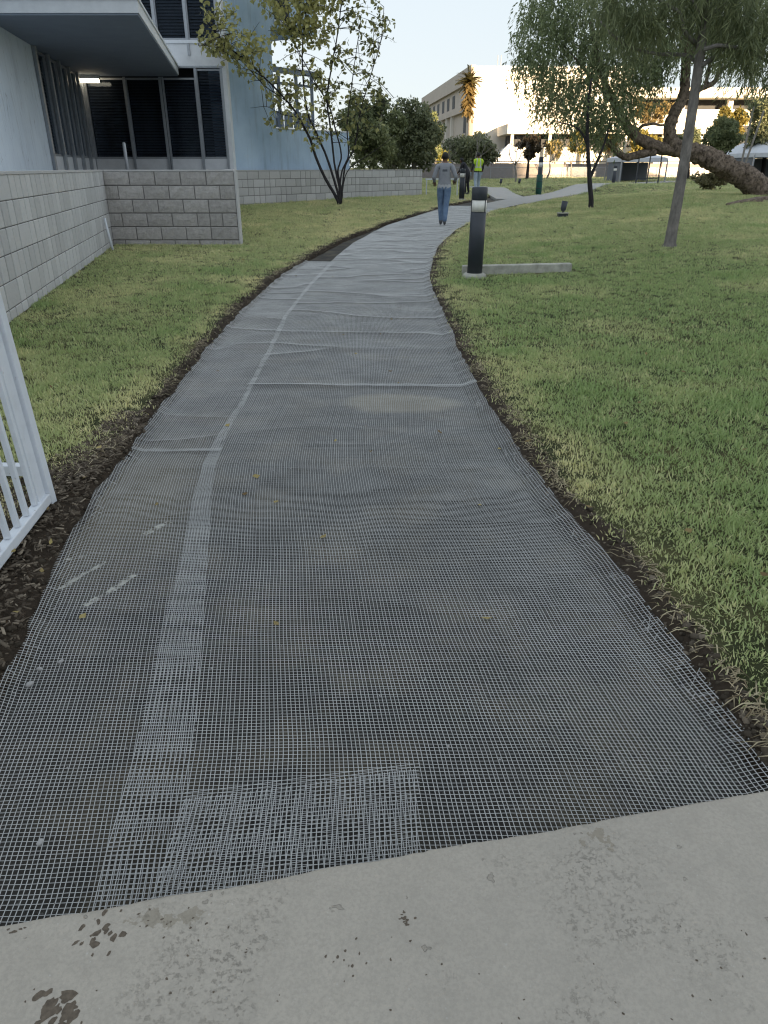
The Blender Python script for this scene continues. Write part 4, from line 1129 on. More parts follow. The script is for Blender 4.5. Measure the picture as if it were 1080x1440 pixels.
bend = pose(
    pelvis=(0, -.05, .93, .16, .125), waist=(0, .02, 1.05, .155, .115), chest=(0, .12, 1.22, .18, .125), neck0=(0, .2, 1.34, .085, .075), neck=(0, .245, 1.39, .055, .055),
    jaw=(0, .29, 1.43, .068, .075), head=(0, .31, 1.48, .078, .092), crown=(0, .33, 1.555, .05, .06),
    shL=(-.185, .17, 1.31, .07, .07), shR=(.185, .17, 1.31, .07, .07), elL=(-.23, .25, 1.05, .05, .05), elR=(.23, .25, 1.05, .05, .05),
    wrL=(-.18, .42, .92, .03, .03), wrR=(.18, .42, .92, .03, .03), hipL=(-.095, -.05, .89, .10, .105), hipR=(.095, -.05, .89, .10, .105),
    knL=(-.12, .03, .50, .072, .075), knR=(.12, -.02, .50, .072, .075), anL=(-.13, -.04, .09, .05, .055), anR=(.13, -.09, .09, .05, .055),
    baL=(-.13, .06, .045, .045, .035), baR=(.13, .01, .045, .045, .035), toL=(-.13, .12, .035, .036, .025), toR=(.13, .07, .035, .036, .025))
def pick_dark(c, n):
    if c.y > .26 and c.z > 1.36 or (c.y > .34 and c.z < 1.2): return 0
    if c.z < .10: return 2
    return 1
x = (655.5 - 540) / 1000 * 34.5 / 1.1
person((x, 34.5, Hf(x, 34.5) + .03), R(60), 'person in dark clothes half hidden behind the second bollard', bend, [M_skin, M_blackcloth, M_shoe], pick_dark, scale=.92)

# ------------------------------------------------------------------ trees
def M_bark(name, c1, c2, sc=14, zs=.25, bump=.8):
    t = NT(name).set(.9, 0, .2)
    mp = t.n('ShaderNodeMapping'); mp.inputs['Scale'].default_value = (1, 1, zs); t.l(t.coord(), mp.inputs['Vector'])
    n_ = t.noise(sc, 6, .7, mp.outputs[0]); t.col(t.mix(t.ramp(n_, [(.35, 0.), (.65, 1.)]), c1, c2)); t.bump(n_, bump, .03); return t.m
M_bark_grey = M_bark('smooth_grey_bark', (.30, .272, .25), (.15, .137, .127), 12, .4, .4)
M_bark_dark = M_bark('dark_stem_bark', (.055, .050, .052), (.03, .028, .03), 20)
M_bark_pepper = M_bark('furrowed_bark', (.32, .25, .195), (.050, .038, .030), 11, .8, 1.0)
M_bark_pale = M_bark('pale_bark', (.34, .31, .28), (.22, .20, .18), 14)

def quads_from(C, D, Wd, L, Wv):
    """leaf diamonds: centre-base C, direction D, width dir Wd"""
    n = len(C); L = L[:, None]; Wv = Wv[:, None]
    V = np.stack([C, C + D * L * .45 + Wd * Wv, C + D * L, C + D * L * .45 - Wd * Wv], 1).reshape(-1, 3)
    F = np.arange(n * 4).reshape(n, 4); return V, F
def unit(v): return v / np.maximum(np.linalg.norm(v, axis=-1, keepdims=True), 1e-6)
def leaf_cloud(name, C, L, asp, mat, parent, tint, droop=.3, seed=0):
    r = np.random.RandomState(seed); n = len(C)
    D = unit(r.normal(0, 1, (n, 3)) + np.array([0, 0, -droop * 2])); Wd = unit(np.cross(D, r.normal(0, 1, (n, 3))))
    Ls = L * r.uniform(.6, 1.25, n); V, F = quads_from(C, D, Wd, Ls, Ls * asp)
    o = np_mesh(name, V, F, mat, None, attrs={'tint': ('FACE', np.clip(tint, 0, 1))})
    o.parent = parent; o.matrix_parent_inverse = parent_matrix(parent).inverted(); return o
def px_path(pts, Y, sub=5):
    out = []
    for q in pts:
        y = q[2] if len(q) > 2 else Y
        out.append(W(q[0], q[1], Y=y))
    return spline(out, sub)
def taper(n, r0, r1, p=1.0): return [r0 + (r1 - r0) * (i / max(1, n - 1)) ** p for i in range(n)]
def limb(mb, pts, r0, r1, n=7, wob=0.0, seed=0, rough=0.0):
    r = random.Random(seed)
    P = [Vector(p) + Vector((r.uniform(-1, 1), r.uniform(-1, 1), r.uniform(-1, 1))) * wob for p in pts]
    jt = .012 if rough else .05
    rr = [a * (1 + r.uniform(-jt, jt) * (wob > 0)) for a in taper(len(P), r0, r1)]
    mb.tube(P, rr, n, True, rough); return P
def lobes_points(lobes, n, r, flat=1.0):
    """points in fuzzy shells of ellipsoids (cx,cy,cz,rx,ry,rz)"""
    w = np.array([l[3] * l[5] for l in lobes]); w /= w.sum(); k = r.choice(len(lobes), n, p=w); Lb = np.array(lobes)[k]
    d = unit(r.normal(0, 1, (n, 3))); rad = r.uniform(.45, 1.06, (n, 1)) ** .6
    return Lb[:, :3] + d * rad * Lb[:, 3:6], k

def bg_tree(name, label, Y, box, base, n_leaf, leaf, ca, cb, trunk_r, bark, nl=14, seed=0, cat='tree', droop=.2, asp=.32, depth=None, gap=.42, lean=0, group=None):
    """crown box in sight-line terms (x0,x1,y0,y1) at depth Y; base = foot sight line"""
    r = np.random.RandomState(seed); x0, x1, y0, y1 = box
    a = W(x0, y1, Y=Y); b = W(x1, y0, Y=Y); foot = W(base[0], base[1], Y=Y); gz = Hf(foot[0], Y) if Y < 70 else float(profile(Y)) + .02
    root = empty(name, (foot[0], Y, gz - .02), 0, label, cat, group)
    cx, cz = (a[0] + b[0]) / 2, (a[2] + b[2]) / 2; hx, hz = (b[0] - a[0]) / 2, (b[2] - a[2]) / 2; hy = depth or hx
    lobes = []
    for i in range(nl):
        d = unit(r.normal(0, 1, 3)); q = r.uniform(.30, .86); s = r.uniform(.20, .40) * (1.15 - .35 * q)
        lobes.append((cx + d[0] * hx * q, Y + d[1] * hy * q, cz + d[2] * hz * q, hx * s, hy * s, hz * s * .9))
    mb = MB(); top = Vector((cx, Y, cz + hz * .1)); ft = Vector((foot[0], Y, gz - .1)); mid = ft.lerp(top, .5) + Vector((r.uniform(-.1, .1) * hx, 0, 0))
    limb(mb, spline([ft, mid, top], 5), trunk_r, trunk_r * .45)
    for l in lobes[:max(5, nl // 2)]:
        s = mid.lerp(top, r.uniform(0, .6)); e = Vector(l[:3]); m2 = s.lerp(e, .5) + Vector((0, 0, -.06 * hz))
        limb(mb, spline([s, m2, e], 4), trunk_r * .4, trunk_r * .1, 5)
    part(mb, 'trunk', bark, root, True)
    C, k = lobes_points(lobes, n_leaf, r)
    keep = (fbm(C[:, 0] * 1.0 + C[:, 1] * .7, C[:, 2] * 1.0 + seed, 2.2 / max(.4, hx / 2), 3) > gap) | (r.rand(n_leaf) < .18)
    C = C[keep]; tint = r.rand(len(C)) * .6 + .4 * r.rand(nl)[k[keep]]
    leaf_cloud('crown', C, leaf, asp, M_leaf(name + '_leaf', ca, cb), root, tint, droop, seed)
    return root

# --- slender many-stemmed tree before the low block wall
p = wp(478, 288, .17); TY = p[1]; TY = 25.6
foot = W(478, 288, Y=TY); fz = Hf(foot[0], TY)
mt = empty('slender_tree', (foot[0], TY, fz), 0, 'slender many-stemmed tree with sparse yellow green leaves by the stucco wing', 'tree')
STEMS = [
    ([(478, 290), (472, 276), (458, 252), (446, 226), (436, 196), (420, 165), (404, 143), (365, 102, TY - .7), (322, 66, TY - 1.4), (290, 30, TY - 1.8)], .10, .018),
    ([(479, 287), (474, 268), (462, 228), (447, 192), (433, 160), (427, 120), (425, 70), (430, 20), (434, -30)], .08, .02),
    ([(479, 287), (477, 262), (470, 228), (465, 182), (460, 140), (466, 96), (476, 40), (482, -20)], .07, .02),
    ([(479, 288), (479, 262), (475, 240), (480, 218), (471, 180), (463, 150), (440, 110), (415, 62), (395, 10)], .06, .015),
    ([(480, 286), (482, 258), (486, 232), (499, 206), (505, 165), (520, 110, TY + .5), (535, 60, TY + .8), (540, 10, TY + .8)], .06, .012),
    ([(480, 284), (484, 254), (492, 236), (512, 222), (535, 206), (556, 190)], .035, .008),
    ([(478, 262), (481, 240), (490, 218), (488, 180), (492, 140), (500, 80), (508, 20)], .05, .012),
    ([(420, 165), (395, 160), (375, 150, TY - .4), (352, 152, TY - .6)], .025, .006),
    ([(404, 143), (372, 120, TY - .3), (335, 82, TY - .9), (300, 66, TY - 1.6), (279, 64, TY - 2.0)], .028, .006),
    ([(505, 165), (530, 148), (560, 135)], .018, .004),
]
tips = []; rr = np.random.RandomState(3); mb = MB()
for i, (pts, r0, r1) in enumerate(STEMS):
    P = px_path(pts, TY, 5); limb(mb, P, r0 * .58, r1 * .75, 7, .006, i); tips.append(P)
part(mb, 'trunk', M_bark_dark, mt, True)
tw = MB(); LC = []; LT = []
def in_crown(q):
    # rough crown body, in sight-line terms
    v = Vector(q) - Vector((0, 0, CAM_H)); f = v.y * cP - v.z * sP; u = 540 + 1000 * v.x / f; w_ = 720 + 1000 * (-(v.y * sP + v.z * cP)) / f
    return u, w_
for i, P in enumerate(tips):
    for j in range(len(P)):
        u, w_ = in_crown(P[j])
        if w_ > 205 or i in (5,): continue
        dens = 3.6 if w_ < 70 else (2.0 if w_ < 150 else .7)
        if u > 470: dens *= .95
        for k in range(rr.poisson(dens)):
            d = unit(rr.normal(0, 1, 3) * np.array([1.0, .8, .6]) + np.array([.0, -.1, .15])); L = rr.uniform(.4, 1.25)
            e = P[j] + d * L; m_ = P[j] + d * L * .5 + np.array([0, 0, .06 * L])
            u2, w2 = in_crown(e)
            if u2 < 278 or u2 > 565 or (w2 > 120 and u2 < 375) or (u2 < 330 and w2 > 95): continue
            tw.tube(spline([P[j], m_, e], 3), [.010, .009, .008, .007, .006, .005, .004][:7], 4)
            n_ = rr.randint(7, 13) if u2 < 470 else rr.randint(4, 9)
            for q in range(n_):
                f = rr.uniform(.25, 1.05); c = P[j] + d * L * f + np.array([0, 0, .24 * L * f * (1 - f)]) + rr.normal(0, .05, 3); LC.append(c)
                LT.append(np.clip(rr.normal(.66 if u2 < 465 else .34, .22), 0, 1))
part(tw, 'twigs', M_bark_dark, mt)
# dense yellow-green mass at the crown's middle
extra, k = lobes_points([(*W(412, 8, Y=TY - .3), .95, .8, .75), (*W(440, 30, Y=TY), .75, .7, .7), (*W(395, -30, Y=TY), 1.2, 1, .8), (*W(455, -30, Y=TY), 1.2, 1, .8), (*W(318, 20, Y=TY - 1.5), .42, .5, .35), (*W(340, 52, Y=TY - 1.0), .5, .5, .22), (*W(305, 64, Y=TY - 1.6), .5, .4, .12), (*W(365, 62, Y=TY - .6), .45, .5, .2)], 1700, rr)
LC += list(extra); LT += list(np.clip(rr.normal(.74, .2, len(extra)), 0, 1))
leaf_cloud('crown', np.array(LC), .155, .36, M_leaf('slender_tree_leaf', (.11, .125, .05), (.58, .55, .22), .5, .45), mt, np.array(LT), .35, 3)

# --- leaning pepper tree
PY = 27.0; pf = W(1068, 283, Y=PY)
pt_ = empty('pepper_tree', (pf[0], PY, Hf(pf[0], PY)), 0, 'old pepper tree leaning left with furrowed trunk and drooping foliage', 'tree')
mb = MB()
limb(mb, px_path([(1092, 300), (1076, 280), (1056, 256), (1030, 240), (1000, 224), (970, 213), (948, 208)], PY, 12), .43, .235, 30, .006, 1, .26)
limb(mb, px_path([(1092, 292), (1120, 300)], PY, 8), .4, .3, 26, .006, 9, .26)
limb(mb, px_path([(952, 211), (943, 196), (942, 180), (949, 158), (961, 134), (964, 100), (966, 60), (975, 20), (992, -30)], PY, 8), .23, .085, 18, .006, 2, .22)
limb(mb, px_path([(958, 212), (925, 207), (898, 194), (878, 172), (864, 145), (848, 110), (838, 70), (830, 30)], PY, 8), .21, .05, 18, .006, 3, .22)
limb(mb, px_path([(922, 212), (900, 217), (880, 221), (868, 214), (856, 200), (846, 186), (835, 165)], PY, 5), .15, .05, 9, .015, 4)
limb(mb, px_path([(893, 190), (902, 178), (916, 174), (932, 176), (945, 172)], PY, 5), .06, .03, 7, .01, 5)
limb(mb, px_path([(958, 140), (982, 126), (1004, 116), (1012, 100), (1026, 92)], PY, 5), .11, .05, 8, .015, 6)
limb(mb, px_path([(992, 122), (996, 100), (1004, 70), (1020, 30)], PY, 5), .07, .03, 7, .01, 7)
limb(mb, px_path([(964, 95), (978, 66), (990, 30), (1010, -10)], PY, 5), .09, .03, 7, .01, 8)
limb(mb, px_path([(864, 145), (840, 120), (815, 90), (790, 60)], PY, 5), .06, .02, 6, .01, 10)
limb(mb, px_path([(966, 60), (930, 40), (890, 20), (850, 0)], PY, 5), .07, .02, 6, .01, 11)
part(mb, 'trunk', M_bark_pepper, pt_, True)
PL = [(770, 40, 42), (755, 95, 32), (795, 90, 46), (830, 30, 50), (812, 140, 40), (848, 120, 46), (852, 172, 30), (890, 60, 52), (895, 118, 36), (935, 40, 45), (870, -5, 60), (790, -5, 48), (750, 55, 26), (835, 186, 20),
      (775, 130, 28), (765, 5, 35), (925, 90, 30), (1000, -10, 60), (1055, 10, 60), (1035, 60, 35), (740, 75, 18), (860, 60, 40), (760, 150, 14), (905, 90, 30), (980, 40, 35), (1030, 30, 40), (800, 165, 22), (870, 150, 30)]
def strands(lobes, Y, dy, n, slen, nleaf, L, asp, seed, spread=.012, sway=.25):
    r = np.random.RandomState(seed); w = np.array([l[2] ** 2 for l in lobes], float); w /= w.sum(); k = r.choice(len(lobes), n, p=w)
    C = []
    for q in range(n):
        lx, ly, lr = lobes[k[q]]; d = unit(r.normal(0, 1, 3)); s = r.uniform(.3, 1.0) ** .5; sc = Y / 1.13 / 1000
        c = np.array(W(lx, ly, Y=Y)) + d * np.array([lr * sc, dy, lr * sc]) * s; C.append(c)
    C = np.array(C); ln = slen * r.uniform(.5, 1.2, n); sw = r.normal(0, sway, (n, 2))
    P = []; D = []; T = []
    st = r.rand(n)
    for j in range(nleaf):
        f = (j + r.rand(n)) / nleaf
        q = C + np.stack([sw[:, 0] * ln * np.sqrt(f), sw[:, 1] * ln * np.sqrt(f), ln * (.12 * f - f * f)], -1) + r.normal(0, spread, (n, 3))
        dd = unit(np.stack([sw[:, 0] + r.normal(0, .45, n), sw[:, 1] + r.normal(0, .45, n), -.9 * f - .25 + r.normal(0, .2, n)], -1))
        P.append(q); D.append(dd); T.append(.5 * st + .5 * r.rand(n))
    P = np.concatenate(P); D = np.concatenate(D); T = np.concatenate(T)
    Wd = unit(np.cross(D, r.normal(0, 1, P.shape))); Ls = L * r.uniform(.6, 1.3, len(P)); V, F = quads_from(P, D, Wd, Ls, Ls * asp); return V, F, T
V, F, T = strands(PL, PY, 1.6, 3900, .8, 13, .135, .16, 4, .025)
o = np_mesh('crown', V, F, M_leaf('pepper_leaf', (.10, .135, .065), (.37, .42, .215), .5, .45), None, attrs={'tint': ('FACE', T)})
o.parent = pt_; o.matrix_parent_inverse = parent_matrix(pt_).inverted()
# surface roots / litter at its foot
rt = MB()
for k, q in enumerate([[(1040, 288), (1060, 284), (1085, 284)], [(1022, 290), (1045, 287), (1068, 286)]]):
    pp = [wp(a, b, .34) for a, b in q]; rt.tube(spline([(x_, y_, Hf(x_, y_) + .02) for x_, y_, _ in pp], 4), taper(9, .05, .13), 7)
part(rt, 'root', M_bark_pepper, pt_, True)

# --- straight slim tree in the right lawn with weeping leaves
EY = 13.4; ef = W(941, 349, Y=EY)
et = empty('weeping_tree', (ef[0], EY, Hf(ef[0], EY)), 0, 'slim straight grey-barked tree with long weeping leaves in the right lawn', 'tree')
mb = MB(); gz = Hf(ef[0], EY)
tz = [gz - .1, gz, gz + .06, gz + .25, 1.0, 1.8, 2.6, 3.3, 4.2, 5.2, 6.2]; tr_ = [.15, .13, .102, .092, .086, .081, .075, .068, .056, .044, .027]
tx = [0, 0, 0, .0, .01, .015, .0, -.02, -.05, -.04, 0]
mb.tube([(ef[0] + a, EY, z_) for a, z_ in zip(tx, tz)], tr_, 18, True, .10)
BR = [([(984, 92), (966, 78), (930, 76), (896, 70), (864, 52), (845, 30)], .035, .012), ([(986, 66), (972, 56), (961, 40), (956, 18), (930, 2), (905, -20)], .04, .014),
      ([(988, 70), (1012, 64), (1045, 70), (1078, 86), (1100, 96)], .035, .014), ([(986, 92), (1008, 78), (1032, 50), (1056, 12), (1070, -30)], .04, .014),
      ([(986, 30), (1020, 5), (1050, -30)], .03, .012), ([(984, 20), (960, -20), (930, -60)], .03, .012), ([(1012, 64), (1040, 58), (1070, 62), (1095, 60)], .02, .008)]
for i, (q, r0, r1) in enumerate(BR): limb(mb, px_path([(a, b, EY + .25 * math.sin(i * 2 + j)) for j, (a, b) in enumerate(q)], EY, 5), r0, r1, 7, .004, i)
part(mb, 'trunk', M_bark_grey, et, True)
EL = [(880, -10, 35), (905, 5, 35), (935, -15, 40), (865, 15, 22), (900, 30, 22), (925, 25, 22), (1025, -5, 40), (1060, 10, 40), (1085, 25, 35), (1050, 45, 28), (1075, 70, 26), (1030, 60, 18), (1000, -30, 40), (850, -25, 30), (960, -30, 35), (1055, 85, 16), (1090, 90, 20)]
V, F, T = strands(EL, EY, .55, 640, .62, 22, .17, .05, 8, .014, .22)
o = np_mesh('crown', V, F, M_leaf('weeping_leaf', (.12, .15, .08), (.38, .41, .21), .5, .45), None, attrs={'tint': ('FACE', T)})
o.parent = et; o.matrix_parent_inverse = parent_matrix(et).inverted()

# --- young tree in the mid lawn
YY = 23.6; yf = W(831, 300, Y=YY)
yt = empty('young_tree', (yf[0], YY, Hf(yf[0], YY)), 0, 'young thin-trunked tree forking low in the mid lawn beside the spotlight', 'tree')
mb = MB(); limb(mb, px_path([(831, 303), (831, 280), (829, 250), (827, 215), (826, 180), (828, 140), (832, 110)], YY, 5), .085, .03, 9, .006, 1)
limb(mb, px_path([(829, 252), (836, 236), (845, 214), (852, 195), (858, 170)], YY, 5), .05, .02, 8, .005, 2)
limb(mb, px_path([(827, 206), (820, 190), (808, 178), (786, 172)], YY, 5), .04, .015, 7, .005, 3)
part(mb, 'trunk', M_bark_dark, yt, True)
C, k = lobes_points([(*W(a, b, Y=YY), c * .021, .7, c * .019) for a, b, c in ((812, 158, 24), (845, 150, 28), (830, 128, 30), (862, 165, 18), (795, 150, 16), (838, 172, 16))], 620, rr)
leaf_cloud('crown', C, .13, .25, M_leaf('young_leaf', (.06, .08, .035), (.20, .23, .10)), yt, rr.rand(len(C)), .5, 12)

# --- background trees
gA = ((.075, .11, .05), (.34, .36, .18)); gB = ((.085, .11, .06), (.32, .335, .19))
bg_tree('evergreen_tree', 'dense green tree behind the low wall, beside the stucco wing', 44, (474, 572, 130, 244), (528, 262), 17000, .20, *gA, .20, M_bark_pale, 46, 21, gap=.36)
bg_tree('evergreen_tree', 'dense green tree behind the low wall, nearest the long facade', 47, (536, 626, 136, 244), (582, 262), 14000, .20, *gB, .20, M_bark_pale, 40, 22, gap=.36)
bg_tree('broad_tree', 'broad green tree in front of the facade, above the yellow vest', 62, (622, 708, 176, 242), (662, 252), 9000, .24, *gB, .20, M_bark_pale, 30, 23)
bg_tree('small_tree', 'small brownish tree before the fence, right of the white tent', 64, (722, 768, 190, 224), (741, 252), 2600, .26, (.06, .045, .03), (.17, .13, .075), .14, M_bark_dark, 9, 24, gap=.48)
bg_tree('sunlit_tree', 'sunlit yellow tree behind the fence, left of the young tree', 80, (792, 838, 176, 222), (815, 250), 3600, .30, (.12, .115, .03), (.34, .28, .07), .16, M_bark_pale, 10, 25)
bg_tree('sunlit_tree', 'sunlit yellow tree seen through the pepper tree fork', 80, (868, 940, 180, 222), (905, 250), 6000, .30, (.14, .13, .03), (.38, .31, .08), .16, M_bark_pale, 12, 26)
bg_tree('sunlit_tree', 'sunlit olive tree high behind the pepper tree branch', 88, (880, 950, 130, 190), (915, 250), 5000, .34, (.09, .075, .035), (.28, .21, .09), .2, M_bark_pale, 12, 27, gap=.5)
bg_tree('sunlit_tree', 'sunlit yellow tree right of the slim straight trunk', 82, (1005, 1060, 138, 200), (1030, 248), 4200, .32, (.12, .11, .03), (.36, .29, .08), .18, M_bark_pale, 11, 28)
bg_tree('round_tree', 'rounded dark green tree right of the slim straight trunk', 46, (984, 1052, 160, 222), (1020, 256), 8000, .17, *gA, .12, M_bark_dark, 30, 29)
bg_tree('dark_tree', 'dark loose tree at the right edge above the tent', 52, (1040, 1115, 118, 218), (1072, 254), 7000, .22, *gB, .16, M_bark_dark, 30, 30, gap=.46)
bg_tree('dark_tree', 'olive tree behind the low tent under the pepper tree', 60, (940, 1000, 175, 232), (968, 250), 4200, .22, *gB, .14, M_bark_dark, 22, 51, gap=.44)
bg_tree('low_bush', 'low dark bush in the lawn under the pepper trunk', 32, (970, 1032, 240, 270), (1000, 270), 3000, .14, (.09, .085, .045), (.32, .29, .15), .04, M_bark_dark, 26, 31, cat='bush', gap=.5)
bg_tree('yellow_bush', 'yellow green bush at the foot of the long facade', 84, (604, 640, 203, 238), (620, 250), 2600, .28, (.10, .11, .03), (.30, .28, .07), .1, M_bark_pale, 9, 32, cat='bush')
bg_tree('evergreen_tree', 'narrow green tree against the far end of the long facade', 75, (598, 628, 158, 232), (612, 250), 3600, .26, *gA, .14, M_bark_pale, 9, 33)
def bare_tree(px, py, Y, h, label, seed):
    r = random.Random(seed); f_ = W(px, py, Y=Y); gz = Hf(f_[0], Y) if Y < 70 else .52
    root = empty('bare_tree', (f_[0], Y, gz), 0, label, 'tree', 'leafless trees before the fence'); mb = MB()
    def grow(p, d, L, rad, dep):
        e = p + d * L; m = p + d * L * .5 + Vector((r.uniform(-.1, .1), r.uniform(-.1, .1), 0)) * L
        limb(mb, spline([p, m, e], 3), rad, rad * .6, 6)
        if dep:
            for k in range(r.randint(2, 3)):
                nd = (d + Vector((r.uniform(-.9, .9), r.uniform(-.7, .7), r.uniform(-.1, .5)))).normalized(); grow(e, nd, L * r.uniform(.55, .8), rad * .55, dep - 1)
    grow(Vector((f_[0], Y, gz - .1)), Vector((r.uniform(-.15, .15), 0, 1)), h * .36, h * .022, 4)
    part(mb, 'trunk', M_bark_pale, root, True)
bare_tree(725, 256, 58, 3.4, 'leafless pale tree on the berm left of the green wrapped bollard', 1)
bare_tree(768, 252, 64, 3.6, 'leafless pale tree just right of the green wrapped bollard', 2)
bare_tree(803, 250, 66, 3.2, 'leafless pale tree left of the young thin-trunked tree', 3)
bare_tree(640, 250, 56, 3.0, 'leafless pale tree behind the person in grey', 4)
bare_tree(668, 250, 58, 3.6, 'leafless pale tree behind the yellow vest', 5)

bg_tree('evergreen_tree', 'grey green tree filling the gap between the two dense trees', 52, (500, 612, 150, 244), (556, 260), 14000, .22, *gB, .2, M_bark_pale, 40, 41, gap=.36)
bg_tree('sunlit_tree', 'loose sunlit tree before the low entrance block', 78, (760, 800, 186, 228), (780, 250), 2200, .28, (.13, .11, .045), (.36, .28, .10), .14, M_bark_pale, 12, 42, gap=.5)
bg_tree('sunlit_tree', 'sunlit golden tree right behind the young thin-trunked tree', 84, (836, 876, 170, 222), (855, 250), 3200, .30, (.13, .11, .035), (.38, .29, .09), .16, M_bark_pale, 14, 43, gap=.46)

# --- palm
QY = 82; q0 = W(657, 240, Y=QY); crown = Vector(W(661, 108, Y=QY))
pm = empty('palm_tree', (q0[0], QY, .5), 0, 'tall palm with a sunlit golden skirt of fronds before the white building', 'tree')
mb = MB(); limb(mb, spline([(q0[0], QY, .4), (q0[0] + .15, QY, 4), tuple(crown)], 8), .30, .22, 10)
part(mb, 'trunk', M_bark_pale, pm, True)
r = np.random.RandomState(5)
def frond_set(n, els, L0, L1, wl, seed, drop):
    r = np.random.RandomState(seed); V = []; F = []; T = []
    for i in range(n):
        a = r.uniform(0, 6.283); el = r.uniform(*els); L = r.uniform(L0, L1); d = np.array([math.cos(a) * math.cos(el), math.sin(a) * math.cos(el), math.sin(el)])
        st = np.array(crown) + np.array([0, 0, -r.uniform(0, drop)]); tc = r.rand()
        for j in range(14):
            f = (j + 1) / 14; c = st + d * L * f + np.array([0, 0, -.35 * L * f * f])
            for s in (-1, 1):
                sd = np.array([-math.sin(a), math.cos(a), 0]) * s; ld = unit(d * .8 + sd * .9 + np.array([0, 0, -.5])); b = len(V); w_ = unit(np.cross(ld, [0, 0, 1])) * .06
                l2 = wl * (1 - .5 * f); V += [c - w_, c + w_, c + ld * l2 + w_ * .2, c + ld * l2 - w_ * .2]; F.append((b, b + 1, b + 2, b + 3)); T.append(.6 * tc + .4 * r.rand())
    return np.array(V), np.array(F), np.array(T)
V, F, T = frond_set(70, (-.1, 1.45), 1.0, 1.75, .5, 5, .8)
o = np_mesh('crown', V, F, M_leaf('palm_leaf', (.10, .10, .035), (.28, .23, .08)), None, attrs={'tint': ('FACE', T)}); o.parent = pm; o.matrix_parent_inverse = parent_matrix(pm).inverted()
V, F, T = frond_set(170, (-1.3, -.1), .45, .95, .45, 6, 2.9)
o = np_mesh('dry_skirt', V, F, M_leaf('palm_dry', (.16, .12, .05), (.34, .25, .11)), None, attrs={'tint': ('FACE', T)}); o.parent = pm; o.matrix_parent_inverse = parent_matrix(pm).inverted()

# ------------------------------------------------------------------ far buildings
CX, CY = 9.9, 90.0; FX, FY = 6.5, 131.0; BHt = 11.1; GZ = .5
fb = empty('campus_block', (CX, CY, GZ), 0, 'large pale campus block with a sunlit blank end wall and long windowed facade', 'building')
part(MB().prism([(CX, CY), (27, CY), (25, FY), (FX, FY)], GZ - .3, BHt), 'wall', M_whitewall, fb)
def fs(px, k=1.15): q = (px - 540) / 1000 / k; return (CX - CY * q) / ((FY - CY) * q + (CX - FX))
fdir = Vector((FX - CX, FY - CY, 0)); fn_ = Vector((-fdir.y, fdir.x, 0)).normalized()
def fpt(s, o, z): v = Vector((CX, CY, 0)) + fdir * s + fn_ * o; return (v.x, v.y, z)
def fbox(s0, s1, o0, o1, z0, z1): return MB().quadbox([fpt(s0, o0, z0), fpt(s1, o0, z0), fpt(s1, o1, z0), fpt(s0, o1, z0), fpt(s0, o0, z1), fpt(s1, o0, z1), fpt(s1, o1, z1), fpt(s0, o1, z1)])
part(fbox(-.004, 1.0, .003, .14, GZ - .3, BHt + .3), 'facade', M_cream, fb)
part(fbox(-.006, 1.0, .143, .50, 9.9, BHt + .35), 'cornice', M_cream, fb)
part(fbox(-.006, 1.0, .143, .60, 7.2, 7.75), 'string_course', M_cream, fb)
for i, px in enumerate((601, 606.5, 612, 618, 625, 632, 639.5)):
    s = fs(px); ds = .036 + .0035 * i * -1 + .012
    w_ = part(fbox(s - .022, s + .022, .143, .17, 8.1, 9.5), 'window', M_darkglass, fb)
for px in (617, 624, 631.5, 638.5):
    s = fs(px); w_ = part(fbox(s - .022, s + .022, .143, .17, 1.2, 6.9), 'window', M_darkglass, fb)
    part(fbox(s - .034, s - .026, .143, .55, GZ, 7.2), 'pilaster', M_whitewall, fb)
    for zz in (3.0, 4.9): part(fbox(s - .022, s + .022, .172, .20, zz, zz + .18), 'transom', M_cream, w_)
for px in (656.5, 665.5):
    s = fs(px); w_ = part(fbox(s - .019, s + .019, .143, .17, 1.5, 7.1), 'window', M_darkglass, fb)
    for zz in (3.0, 4.9): part(fbox(s - .019, s + .019, .172, .20, zz, zz + .2), 'transom', M_cream, w_)
for x_ in (CX + 2.4, CX + 2.75): part(MB().tube([(x_, CY + .5, BHt), (x_, CY + .5, BHt + 1.3)], .04, 6), 'antenna', M_alu, fb)
part(MB().prism([(CX - .1, CY - .1), (27.1, CY - .1), (27.1, CY + .5), (CX - .1, CY + .5)], BHt + .002, BHt + .22), 'coping', M_trim, fb)
eb = empty('entrance_block', (20, 84, GZ), 0, 'low sunlit entrance block with a deep soffit before the white end wall', 'building')
part(MB().prism([(13.2, 84), (33, 84), (33, 89.8), (13.2, 89.8)], GZ - .3, 3.4), 'wall', M_whitewall, eb)
part(MB().prism([(12.6, 82.2), (33.5, 82.2), (33.5, 89.8), (12.6, 89.8)], 4.6, 5.5), 'roof_slab', M_whitewall, eb)
part(MB().prism([(13.6, 84.6), (32.6, 84.6), (32.6, 89.8), (13.6, 89.8)], 3.402, 4.598), 'shade_band', M_darkglass, eb)  # dark band standing in for the shaded soffit under the roof slab
for k in range(6): part(MB().bar((13.2 + k * 3.9, 82.8, GZ - .2), (13.2 + k * 3.9, 82.8, 4.598), .3), 'column', M_whitewall, eb)
lb = empty('long_building', (50, 96, GZ), 0, 'long sunlit flat-roofed building at the right, behind the pepper tree', 'building')
part(MB().prism([(29, 97), (88, 97), (88, 112), (29, 112)], GZ - .3, 7.7), 'wall', M_whitewall, lb)
part(MB().prism([(27.5, 94.5), (90, 94.5), (90, 113), (27.5, 113)], 8.75, 9.75), 'roof_slab', M_whitewall, lb)
part(MB().prism([(29.5, 97.8), (87.5, 97.8), (87.5, 112), (29.5, 112)], 7.702, 8.748), 'shade_band', M_darkglass, lb)  # shade strip under the roof overhang, put in as a dark band
